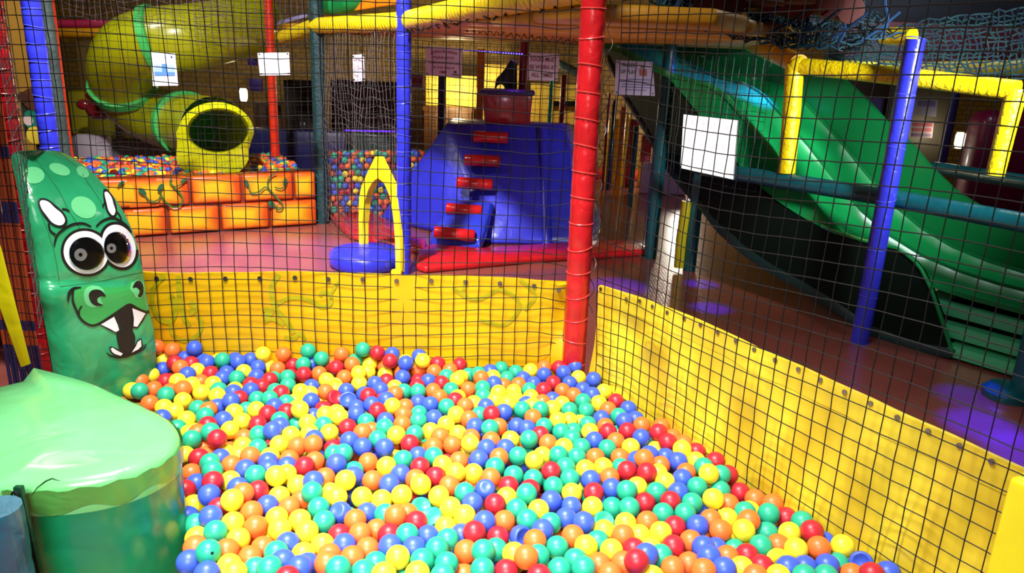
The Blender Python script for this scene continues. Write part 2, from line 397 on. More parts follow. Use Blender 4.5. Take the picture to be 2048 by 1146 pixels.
NR = .0015
CEL = .0455
def back_net(i, j):
    x = -1.80 + i * CEL; z = .12 + j * CEL
    e = gsm((x - .2) / .12)
    sag = .012 * math.sin(x * 6 + 1) * math.sin(z * 4) + .010 * e * math.sin(j * 1.9 + i)
    y = yb(x) - .016 + .008 * math.sin(x * 3 + z * 5)
    return Vector((min(x, .215) + .004 * math.sin(z * 5 + 2), y, z + sag))
tag(net_mb(back_net, 44, 35, NR, .0012, seed=3).build('safety_net', black_cord, smooth=60), 'black square-mesh safety net hanging behind the ball pit, in front of the golden yellow panel', 'net', 'nets of the near ball pit')
def side_net(i, j):
    s = .03 + i * CEL; z = .12 + j * CEL * 1.03
    e = gsm((s - .0) / .16)
    zz = z - .035 * e * math.sin(min(1, z) * 3) * (1 if z > .3 else .3) + .016 * math.sin(s * 3.4) * math.cos(z * 3) + .045 * gsm((s - .5) / .5) * gsm((z - 1.0) / .35) * -1
    b = RA + RW * (s + .02 * e * math.sin(z * 6)); d = -.022 - .02 * math.sin(s * 2) * math.sin(z * 2.2)
    return Vector((b.x + RN.x * d, b.y + RN.y * d, zz))
tag(net_mb(side_net, 32, 36, NR, .0012, seed=4).build('safety_net', black_cord, smooth=60), 'black square-mesh safety net along the right side of the pit, inside the bright yellow panel', 'net', 'nets of the near ball pit')
LA = Vector((-1.42, 2.20)); LD = Vector((.41, -.91))
def left_net(i, j):
    b = LA + LD * (-.12 + i * CEL); return Vector((b.x, b.y, .58 + j * CEL + .01 * math.sin(i * .9)))
tag(net_mb(left_net, 5, 20, NR, .001, seed=6).build('safety_net', M('lit_nylon_cord', (70, 64, 68), .5), smooth=60), 'safety net left of the dragon pad, painted pale as lit, seen nearly edge on', 'net', 'nets of the near ball pit')  # cord paled to grey: light on the strands put into the colour

# ------------------------------------------------------------------ corner post and other uprights
cp = post('padded_post', 'tall red foam post with pale red cable ties at the corner of the ball pit', .245, 2.672, .03, 1.72, .043, red_v, tie_m, .088, lean=(-.012, 0))
# cord lacing the side net to the post
lp = []
for k in range(150):
    z = .5 + k * .0082; a = k * .55
    lp.append(Vector((.245 + .041 + .010 * math.cos(a), 2.672 - .016 + .010 * math.sin(a * 1.0), z)))
MB().tube(lp, .0016, 4).build('lacing_cord', M('dark_lacing_cord', (40, 34, 48), .35), cp)
post('padded_post', 'blue foam post behind the golden yellow panel, carrying the deck beam', -.70, 4.77, 0, 1.66, .045, blue_v, M('blue_cable_tie', (70, 80, 220), .3), .098)
p = gz(1719, 684)
post('padded_post', 'blue foam post standing alone in front of the green slide', p.x, p.y, 0, 1.53, .046, blue_v, M('blue_cable_tie', (70, 80, 220), .3), .24, bulge=.02)
post('padded_post', 'teal netted post at the right end of the painted brick barrier', -1.56, 6.13, 0, 1.9, .055, dteal_v, None, .2)
p = gy(552, 330, 6.9)
post('padded_post', 'thin red post rising out of the far ball pit beside the tube slide', p.x, p.y, .3, 1.95, .038, redor_v, None, .3)
p = gz(1300, 515)
post('padded_post', 'dark teal post at the aisle left of the slide', p.x, p.y, 0, 1.5, .048, teal_v, None, .3)
p = gz(1378, 540)
tpost = post('padded_post', 'teal post under the blank white card with a short yellow pad strapped to it', p.x, p.y, 0, 1.0, .045, teal_v, None, .3)
tag(MB().tube([(p.x - .075, p.y - .01, .02), (p.x - .08, p.y - .01, .22), (p.x - .07, p.y - .01, .48)], [.034, .036, .034], 14).build('foot_pad', M('olive_yellow_vinyl', (170, 160, 16), .4, .3, 12)), 'short olive yellow foam roll standing against the teal post', 'pad')
p = gz(2040, 795)
rp0 = post('padded_post', 'dark teal post at the right edge of the picture with a round foot', p.x, p.y, 0, .75, .05, teal_v, None, .3)
MB().lathe((p.x - .06, p.y, 0), [(.0, 0), (.10, 0), (.105, .03), (.08, .055), (0, .06)], 20).build('post_foot', teal_v, rp0)
p = gy(5, 170, 3.05)
post('padded_post', 'glossy dark red post at the far left, beside the dragon pad', p.x, p.y, 0, 1.52, .042, M('glossy_red_vinyl', (176, 16, 26), .16, .5, 16, .3, 8, coat=.8), M('dark_red_tie', (150, 20, 30), .3), .09)
p = gy(80, 145, 3.95)
post('padded_post', 'bright blue padded post at the far left behind the dragon pad', p.x, p.y, 0, 1.75, .045, blue_v, M('blue_cable_tie', (70, 80, 220), .3), .085)
p = gy(112, 170, 4.3)
post('padded_post', 'grey-green foam post just right of the bright blue left post', p.x, p.y, 0, 1.75, .032, M('grey_green_foam', (48, 62, 58), .6, .4, 20, .3, 8), None, .3)
p = gy(122, 170, 5.4)
post('padded_post', 'thin red-orange pole behind the dragon pad at the left', p.x, p.y, 0, 1.6, .024, redor_v, None, .3)

# yellow padded end of the side wall, at the lower right
e0 = gv(2040, 962, (RA.x, RA.y), tuple(RA + RW)).xy - RN * .05
ez = gv(2040, 962, tuple(RA - RN * .05), tuple(RA + RW - RN * .05)).z
tag(MB().prism([tuple(e0), tuple(e0 + RW * .3), tuple(e0 + RW * .3 + RN * .12), tuple(e0 + RN * .12)], .03, ez, .012, 3).build('end_pad', M('lemon_vinyl', (240, 226, 30), .35, .2, 9, .05, 5), smooth=50), 'lemon yellow padded block ending the side panel at the lower right corner', 'block')
# ------------------------------------------------------------------ dragon pad
RY = [300.5, 302, 306, 315, 330, 350, 375, 400, 430, 460, 500, 545, 600, 660, 700, 740, 800]
RR = [108, 116, 128, 145, 167, 191, 213, 233, 251, 264, 277, 286, 294, 308, 312, 312, 311]
RL = [60, 40, 25, 22, 24, 29, 34, 38, 44, 50, 58, 67, 79, 92, 99, 105, 115]
def dragon_pt(u, py, back=False):
    L, R = interp(py, RY, RL), interp(py, RY, RR)
    px = lerp(L, R, u); k = abs(2 * u - 1)
    Y = 2.20 + .27 * u - .045 * (1 - k ** 4)
    lean = max(0, (470 - py) / 170); Y += .10 * lean * lean
    Y -= .012 * gsm((py - 590) / 35)            # cheek roll above the seam
    Y += .010 * gsm((py - 562) / 8)             # stitched crease
    if back: Y += .11 * (1 - .35 * u) * (1 - .5 * gsm((py - 300) / 12))
    return gy(px, py, Y)
dr = thing('dragon_pad', 'tall green foam pad with a cartoon dragon face at the back left of the pit', 'pad', gz(210, 790, .1))
NU = 26; ys = []
for a, b in zip(RY[:-1], RY[1:]):
    n = max(1, int((b - a) / 9)); ys += [a + (b - a) * i / n for i in range(n)]
ys.append(RY[-1])
rings = []
for py in ys[::-1]:
    fr = [dragon_pt(.5 - .5 * math.cos(math.pi * i / NU), py) for i in range(NU + 1)]
    bk = [dragon_pt(.5 - .5 * math.cos(math.pi * i / 8), py, True) for i in range(9)]
    rings.append(fr + bk[::-1])
mb = MB().loft(rings)
body = mb.build('foam_body', green_v, dr, smooth=70)
bvh = BVHTree.FromPolygons([Vector(v) for v in mb.v], mb.f)
EYEP = Vector((0, 0, EYE))
def dsurf(px, py, off=.003):
    d = ray(px, py); h = bvh.ray_cast(EYEP, d.normalized())
    if h[0] is None:
        h = bvh.find_nearest(EYEP + d * 2.3)
    return h[0] - d.normalized() * off
zd = lambda l: [(x / 2.388, 280 + y / 2.388) for x, y in l]
def dense_loop(pts, n=5):
    L = [Vector(p) for p in pts]; N = len(L); out = []
    for i in range(N):
        p0, p1, p2, p3 = L[i - 1], L[i], L[(i + 1) % N], L[(i + 2) % N]
        for k in range(n):
            t = k / n
            out.append(.5 * ((2 * p1) + (p2 - p0) * t + (2 * p0 - 5 * p1 + 4 * p2 - p3) * t * t + (3 * p1 - p0 - 3 * p2 + p3) * t ** 3))
    return out
def patch(name, pts, mat, off, smooth_loop=True, parent=None, label=None):
    """printed patch: outline filled and draped on the pad"""
    loop = dense_loop(pts) if smooth_loop else [Vector(p) for p in pts]
    b = bmesh.new(); vs = [b.verts.new((p.x, p.y, 0)) for p in loop]
    es = [b.edges.new((vs[i], vs[(i + 1) % len(vs)])) for i in range(len(vs))]
    bmesh.ops.triangle_fill(b, use_beauty=True, edges=es)
    for _ in range(2):
        bmesh.ops.subdivide_edges(b, edges=[e for e in b.edges if e.calc_length() > 9], cuts=1, use_grid_fill=True)
        bmesh.ops.triangulate(b, faces=b.faces[:])
    for p in b.verts: p.co = dsurf(p.co.x, p.co.y, off)
    bmesh.ops.recalc_face_normals(b, faces=b.faces[:])
    o = MB().bm(b).build(name, mat, parent or dr, smooth=0)
    if label: o['label'] = label
    return o
def ell(cx, cy, rx, ry, rot=0, n=26):
    c, s = math.cos(rot), math.sin(rot)
    return [(cx + rx * math.cos(a) * c - ry * math.sin(a) * s, cy + rx * math.cos(a) * s + ry * math.sin(a) * c) for a in [2 * math.pi * k / n for k in range(n)]]
def stroke(pts, w_, mat=None, off=.0042, name='printed_line'):
    return print_stroke(dr, zd(pts), (lambda t, w_=w_: 1.35 * (w_(t) if callable(w_) else w_)), lambda x, y: dsurf(x, y, off), mat or ink_p, name)
pale_spot = M('pale_green_print', (104, 200, 134), .26); snout_m = M('mid_green_print', (52, 166, 84), .3); snout_l = M('snout_pale_print', (104, 200, 136), .3)
white_p = M('white_print', (236, 234, 240), .3)
patch('spot', zd(ell(400, 322, 64, 48, .55)), pale_spot, .0022)
patch('spot', zd(ell(160, 168, 52, 40, .1)), pale_spot, .0022)
patch('spot', zd(ell(285, 140, 52, 26, .35)), pale_spot, .0022)
patch('spot', zd(ell(395, 152, 34, 22, .7)), pale_spot, .0022)
# horns
h1 = [(180, 290), (195, 277), (228, 283), (268, 312), (308, 352), (322, 388), (310, 412), (284, 419), (248, 406), (213, 370), (188, 326)]
h2 = [(493, 242), (512, 236), (537, 264), (555, 304), (560, 346), (549, 370), (533, 369), (512, 346), (497, 300)]
def shrink(l, k):
    cx = sum(p[0] for p in l) / len(l); cy = sum(p[1] for p in l) / len(l)
    out = []
    for x, y in l:
        d = math.hypot(x - cx, y - cy); out.append((cx + (x - cx) * (1 - k / d), cy + (y - cy) * (1 - k / d)))
    return out
for h in (h1, h2):
    a = patch('horn', zd(h), ink_p, .003); patch('horn_fill', zd(shrink(h, 13)), white_p, .0044, parent=a)
stroke([(296, 330), (312, 330), (332, 340)], 1.3); stroke([(232, 398), (240, 432), (266, 453)], 1.5)
stroke([(560, 344), (573, 362), (580, 382)], 1.2); stroke([(503, 298), (492, 312), (494, 322)], 1.0)
# eyes
ey1 = patch('eye', zd(ell(410, 537, 121, 114, .5)), ink_p, .003)
ey2 = patch('eye', zd(ell(567, 506, 90, 119, -.36)), ink_p, .0034)
patch('eye_white', zd(ell(410, 537, 108, 101, .5)), white_p, .0052, parent=ey1)
patch('eye_white', zd(ell(568, 506, 77, 105, -.36)), white_p, .0056, parent=ey2)
dark_disc = M('black_eye_backing', (8, 8, 9), .9, spec=.05); pup_m = M('grey_pupil_disc', (150, 150, 156), .4)
dome_m = M('clear_plastic_dome', (255, 255, 255), .03)
dn = dome_m.node_tree.nodes['Principled BSDF']; dn.inputs['Transmission Weight'].default_value = 1; dn.inputs['IOR'].default_value = 1.12
for (cx, cy, rx, ry, rot, dx, dy, dr_, ep) in ((414, 543, 86, 81, .4, 385, 548, 30, ey1), (562, 515, 65, 80, -.35, 533, 517, 23, ey2)):
    patch('eye_backing', zd(ell(cx, cy, rx, ry, rot)), dark_disc, .0076, parent=ep)
    pd = patch('pupil_disc', zd(ell(dx, dy, dr_, dr_)), pup_m, .0094, parent=ep, label='grey rolling pupil disc')
    patch('pupil_dot', zd(ell(dx, dy, dr_ * .32, dr_ * .32)), dark_disc, .0108, parent=ep)
    # clear bubble over the eye
    rr = []
    for k in range(7):
        a = k / 6 * math.pi / 2; q = zd(ell(cx, cy, rx * 1.0 * math.cos(a) + .6, ry * 1.0 * math.cos(a) + .6, rot, 24))
        rr.append([dsurf(x, y, .0085 + .022 * math.sin(a)) for x, y in q])
    inn = [[p + (p - EYEP).normalized() * .0016 for p in r_] for r_ in rr[::-1]]
    MB().loft(rr + inn, True, False).build('eye_dome', dome_m, ep, smooth=80)
stroke([(258, 506), (275, 452), (330, 410), (390, 397), (436, 413)], lambda t: 1.0 + .8 * math.sin(t * 3.1))
stroke([(459, 413), (490, 386), (540, 372), (590, 396), (622, 424)], lambda t: .9 + .9 * math.sin(t * 3.1))
# stitched seams
seam = M('green_seam_thread', (30, 110, 62), .5)
for l in ([(155, 70), (215, 150), (280, 240), (325, 330), (362, 390), (385, 430)], [(265, 52), (370, 130), (420, 205), (470, 275), (500, 330)],
          [(62, 90), (150, 250), (215, 400), (260, 540), (285, 690)], [(285, 700), (450, 680), (580, 652), (680, 632)]):
    stroke(l, .5, seam, .0012, 'seam')
# snout
patch('snout', zd([(350, 712), (385, 702), (430, 692), (480, 700), (540, 705), (600, 695), (640, 668), (672, 660), (700, 700), (708, 780), (712, 818), (660, 806), (622, 786), (590, 798), (540, 834), (470, 878), (430, 882), (388, 862), (362, 812), (345, 760)]), snout_m, .0022)
patch('nostril_rim', zd([(400, 742), (412, 708), (442, 695), (480, 703), (500, 730), (480, 760), (490, 785), (450, 800), (412, 785)]), snout_l, .003)
patch('nostril_rim', zd([(622, 712), (634, 678), (660, 664), (682, 678), (690, 720), (675, 755), (650, 752), (640, 735)]), snout_l, .003)
patch('nostril', zd([(424, 742), (436, 720), (462, 714), (488, 722), (505, 746), (484, 746), (466, 756), (468, 776), (492, 788), (462, 792), (436, 776)]), ink_p, .0046)
patch('nostril', zd([(634, 706), (644, 682), (666, 672), (683, 690), (685, 728), (673, 749), (659, 746), (668, 722), (652, 704)]), ink_p, .0046)
stroke([(325, 776), (330, 735), (352, 710), (388, 704)], lambda t: .6 + 1.9 * math.sin(t * 3.1))
stroke([(350, 712), (348, 765), (366, 815), (390, 858), (430, 884), (470, 879), (540, 835), (592, 800), (622, 786), (660, 806), (700, 822), (713, 818)], 1.7)
stroke([(391, 792), (378, 815), (380, 835)], 1.1)
patch('mouth', zd([(543, 834), (590, 800), (622, 788), (645, 800), (640, 860), (634, 905), (646, 945), (634, 1014), (602, 1033), (574, 1012), (556, 932), (574, 915), (570, 880)]), ink_p, .0032)
for f in ([(474, 880), (546, 836), (570, 882), (576, 912), (556, 925), (518, 906)], [(628, 796), (702, 824), (684, 862), (656, 900), (634, 897), (632, 850)],
          [(522, 992), (532, 985), (562, 998), (594, 1022), (584, 1036), (546, 1030), (527, 1012)], [(676, 946), (684, 985), (662, 1008), (624, 1021), (642, 984), (656, 958)]):
    fa = patch('fang', zd(f), ink_p, .0046, False); patch('fang_fill', zd(shrink(f, 8)), white_p, .0060, False, fa)
stroke([(511, 1016), (532, 1033), (580, 1038), (640, 1021), (682, 1000), (698, 975)], lambda t: .7 + 1.0 * math.sin(t * 3.1))

# ------------------------------------------------------------------ half-round foam step
st = thing('foam_step', 'big half-round green foam step at the lower left, taped light green top', 'step', (-1.05, 1.7, .02))
TOPZ = .5
plan = [(-1.04, 1.40), (-.95, 1.405), (-.86, 1.435), (-.795, 1.49), (-.765, 1.56), (-.768, 1.62), (-.80, 1.68), (-.85, 1.73), (-.93, 1.785), (-1.02, 1.84), (-1.12, 1.90), (-1.24, 1.95), (-1.335, 1.985)]
plan = [tuple(p) for p in np.array(plan)]
def loopz(pl, z, grow=0):
    cx, cy = -1.02, 1.66
    out = []
    for x, y in pl:
        d = math.hypot(x - cx, y - cy); out.append(Vector((cx + (x - cx) * (1 + grow / d), cy + (y - cy) * (1 + grow / d), z)))
    return out
fine = []
for i in range(len(plan) - 1):
    p0 = Vector(plan[max(i - 1, 0)]); p1 = Vector(plan[i]); p2 = Vector(plan[i + 1]); p3 = Vector(plan[min(i + 2, len(plan) - 1)])
    for k in range(5):
        t = k / 5; q = .5 * ((2 * p1) + (p2 - p0) * t + (2 * p0 - 5 * p1 + 4 * p2 - p3) * t * t + (3 * p1 - p0 - 3 * p2 + p3) * t ** 3); fine.append((q.x, q.y))
fine.append(plan[-1])
side_l = [(-1.36, 1.97), (-1.42, 1.90), (-1.40, 1.70), (-1.30, 1.50), (-1.12, 1.40)]
full = fine + side_l
gtop = M('light_green_vinyl', (106, 190, 112), .22, .5, 6, .1, 3, coat=.45, alt=(112, 196, 128))
gside = M('emerald_vinyl', (16, 128, 92), .26, .35, 6, .45, 4, coat=.2, alt=(26, 140, 70))
gband = M('olive_green_tape', (86, 160, 72), .3, .4, 9, .25, 5, coat=.3)
MB().loft([loopz(full, .03), loopz(full, .44)]).build('foam_core', gside, st, smooth=50)
# top cover: crown, rolled rim, sloping left flank
rings = []
for z, g, f in ((.42, .001, 1), (TOPZ - .022, .003, 1), (TOPZ - .008, -.003, 1), (TOPZ, -.018, 1), (TOPZ + .002, 0, .72), (TOPZ + .003, 0, .4), (TOPZ + .003, 0, .08)):
    L = loopz(full, z, g)
    for k in range(len(L)):
        L[k].x = lerp(-1.02, L[k].x, f); L[k].y = lerp(1.66, L[k].y, f)
        if k >= len(fine): L[k].z -= .035 * max(0, min(1, (f - .5) * 2))
    rings.append(L)
MB().loft(rings).build('top_cover', gtop, st, smooth=60)
bandl = []
for k, (x, y) in enumerate(fine): bandl.append((x, y))
rz = lambda k: .43 + .009 * math.sin(k * .9) + .018 * (k / len(bandl))
lo = loopz(bandl, 0, .006); hi = loopz(bandl, 0, .008)
for k in range(len(lo)): lo[k].z = rz(k); hi[k].z = TOPZ - .017 + .004 * math.sin(k * 1.7)
MB().loft([lo, hi], False).build('rim_tape', gband, st, smooth=60)
# lifted, torn end of the tape, its shadow painted as a dark strip
tear = []
for px, py in ((62, 992), (75, 975), (92, 962), (104, 957), (112, 960), (122, 962)):
    q = gy(px, py, 1.393); tear.append(q)
MB().tube(tear, [.0004, .0014, .002, .002, .0014, .0004], 5).build('tape_tear_shadow', M('torn_tape_shadow', (22, 74, 34), .6), st)
# teal post beside the step and the laced strip between them
p = gy(12, 1040, 1.28)
post('padded_post', 'slate teal foam post cut by the lower left corner, beside the foam step', p.x - .015, p.y, .02, .52, .046, M('slate_teal_vinyl', (34, 92, 112), .3, .4, 10, .3, 4, coat=.2), None, .14)
strip = [gy(24, 975, 1.36), gy(42, 975, 1.36), gy(80, 1150, 1.36), gy(52, 1150, 1.36)]
ls = thing('laced_strip', 'dark green laced vinyl flap between the slate post and the foam step', 'flap', strip[3])
MB().poly3(strip, (0, .012, 0), .003).build('vinyl_flap', M('dark_green_vinyl', (14, 60, 36), .3, .4, 14), ls)
for (px, py) in ((30, 992), (35, 1030), (42, 1066), (50, 1110)):
    MB().tube([gy(px + 7 * math.cos(a), py + 9 * math.sin(a), 1.352) for a in [k * math.pi / 6 for k in range(12)]], .0025, 5, closed=True).build('cord_loop', black_cord, ls)

# ------------------------------------------------------------------ far left clutter seen past the dragon
yp = [gy(-6, 470, 2.12), gy(4, 500, 2.12), gy(62, 728, 2.12), gy(42, 735, 2.12), gy(-6, 600, 2.12)]
tag(MB().poly3(yp, (-.01, .012, 0), .002).build('edge_strip', M('lime_yellow_vinyl', (222, 208, 14), .35, .3, 9, .1, 5)), 'narrow yellow vinyl edge strip at the far left, running down to the foam step', 'strip')
rp = thing('cord_column', 'column of vertical cords banded orange and dark blue, behind the left safety net', 'column', gy(60, 740, 2.75))
cord_o = M('orange_cord', (190, 84, 34), .5); cord_b = M('dark_blue_cord', (40, 44, 100), .5)
P0 = gy(58, 735, 2.75)
for k in range(9):
    x = P0.x + (k - 4) * .0155 - .02; m = MB(); zz = [.05, .24, .30, .34, .50, .72, .80, .96, 1.0, 1.2]
    for q in range(len(zz) - 1):
        m.tube([(x, 2.75 + .004 * (k % 2), zz[q]), (x, 2.75 + .004 * (k % 2), zz[q + 1])], .0062, 6, mi=(1 if q in (0, 2, 5, 7) else 0) if q != 1 else 0)
    m.build('cord', [cord_o, cord_b], rp)
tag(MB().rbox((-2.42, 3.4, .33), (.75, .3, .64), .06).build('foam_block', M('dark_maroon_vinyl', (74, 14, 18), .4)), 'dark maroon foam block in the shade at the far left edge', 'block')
# picture board: round heads over a teal card
pbp = gy(66, 240, 5.4)
pb = thing('picture_board', 'small colourful picture board between the red and bright blue left posts', 'board', pbp)
MB().rbox(pbp + Vector((0, .02, .03)), (.16, .02, .30), .005).build('board', M('dark_board', (40, 44, 40), .5), pb)
MB().rbox((pbp.x, pbp.y + .045, (pbp.z) / 2), (.05, .03, pbp.z + .1), .004).build('stand', M('dark_board', (40, 44, 40), .5), pb)
for dx, dz, rx, rz_, c in ((-.045, .15, .04, .05, (62, 34, 22)), (.02, .14, .075, .07, (78, 44, 26)), (0, 0, .07, .09, (20, 110, 92)), (-.035, -.005, .035, .035, (196, 176, 170)), (.0, -.105, .06, .03, (214, 190, 60)), (.02, -.07, .03, .03, (196, 70, 30))):
    MB().lathe(pbp + Vector((dx, .006 - .003 * (abs(dz) * 10), dz)), [(rx, 0), (rx, .004)], 20, 0, (0, -1, 0)).build('printed_shape', M('print_%d_%d_%d' % c, c, .5), pb)

q = gy(38, 95, 6.2)
tag(MB().rbox((q.x - .35, q.y, 1.1), (1.0, .06, 2.2), .01).build('lit_wall_board', M('ochre_lit_wall', (176, 132, 44), .6, var=.25, vscale=2)), 'ochre board painted as lit yellow wall between the red and bright blue left posts', 'board')  # lit part of the yellow wall painted as a separate board
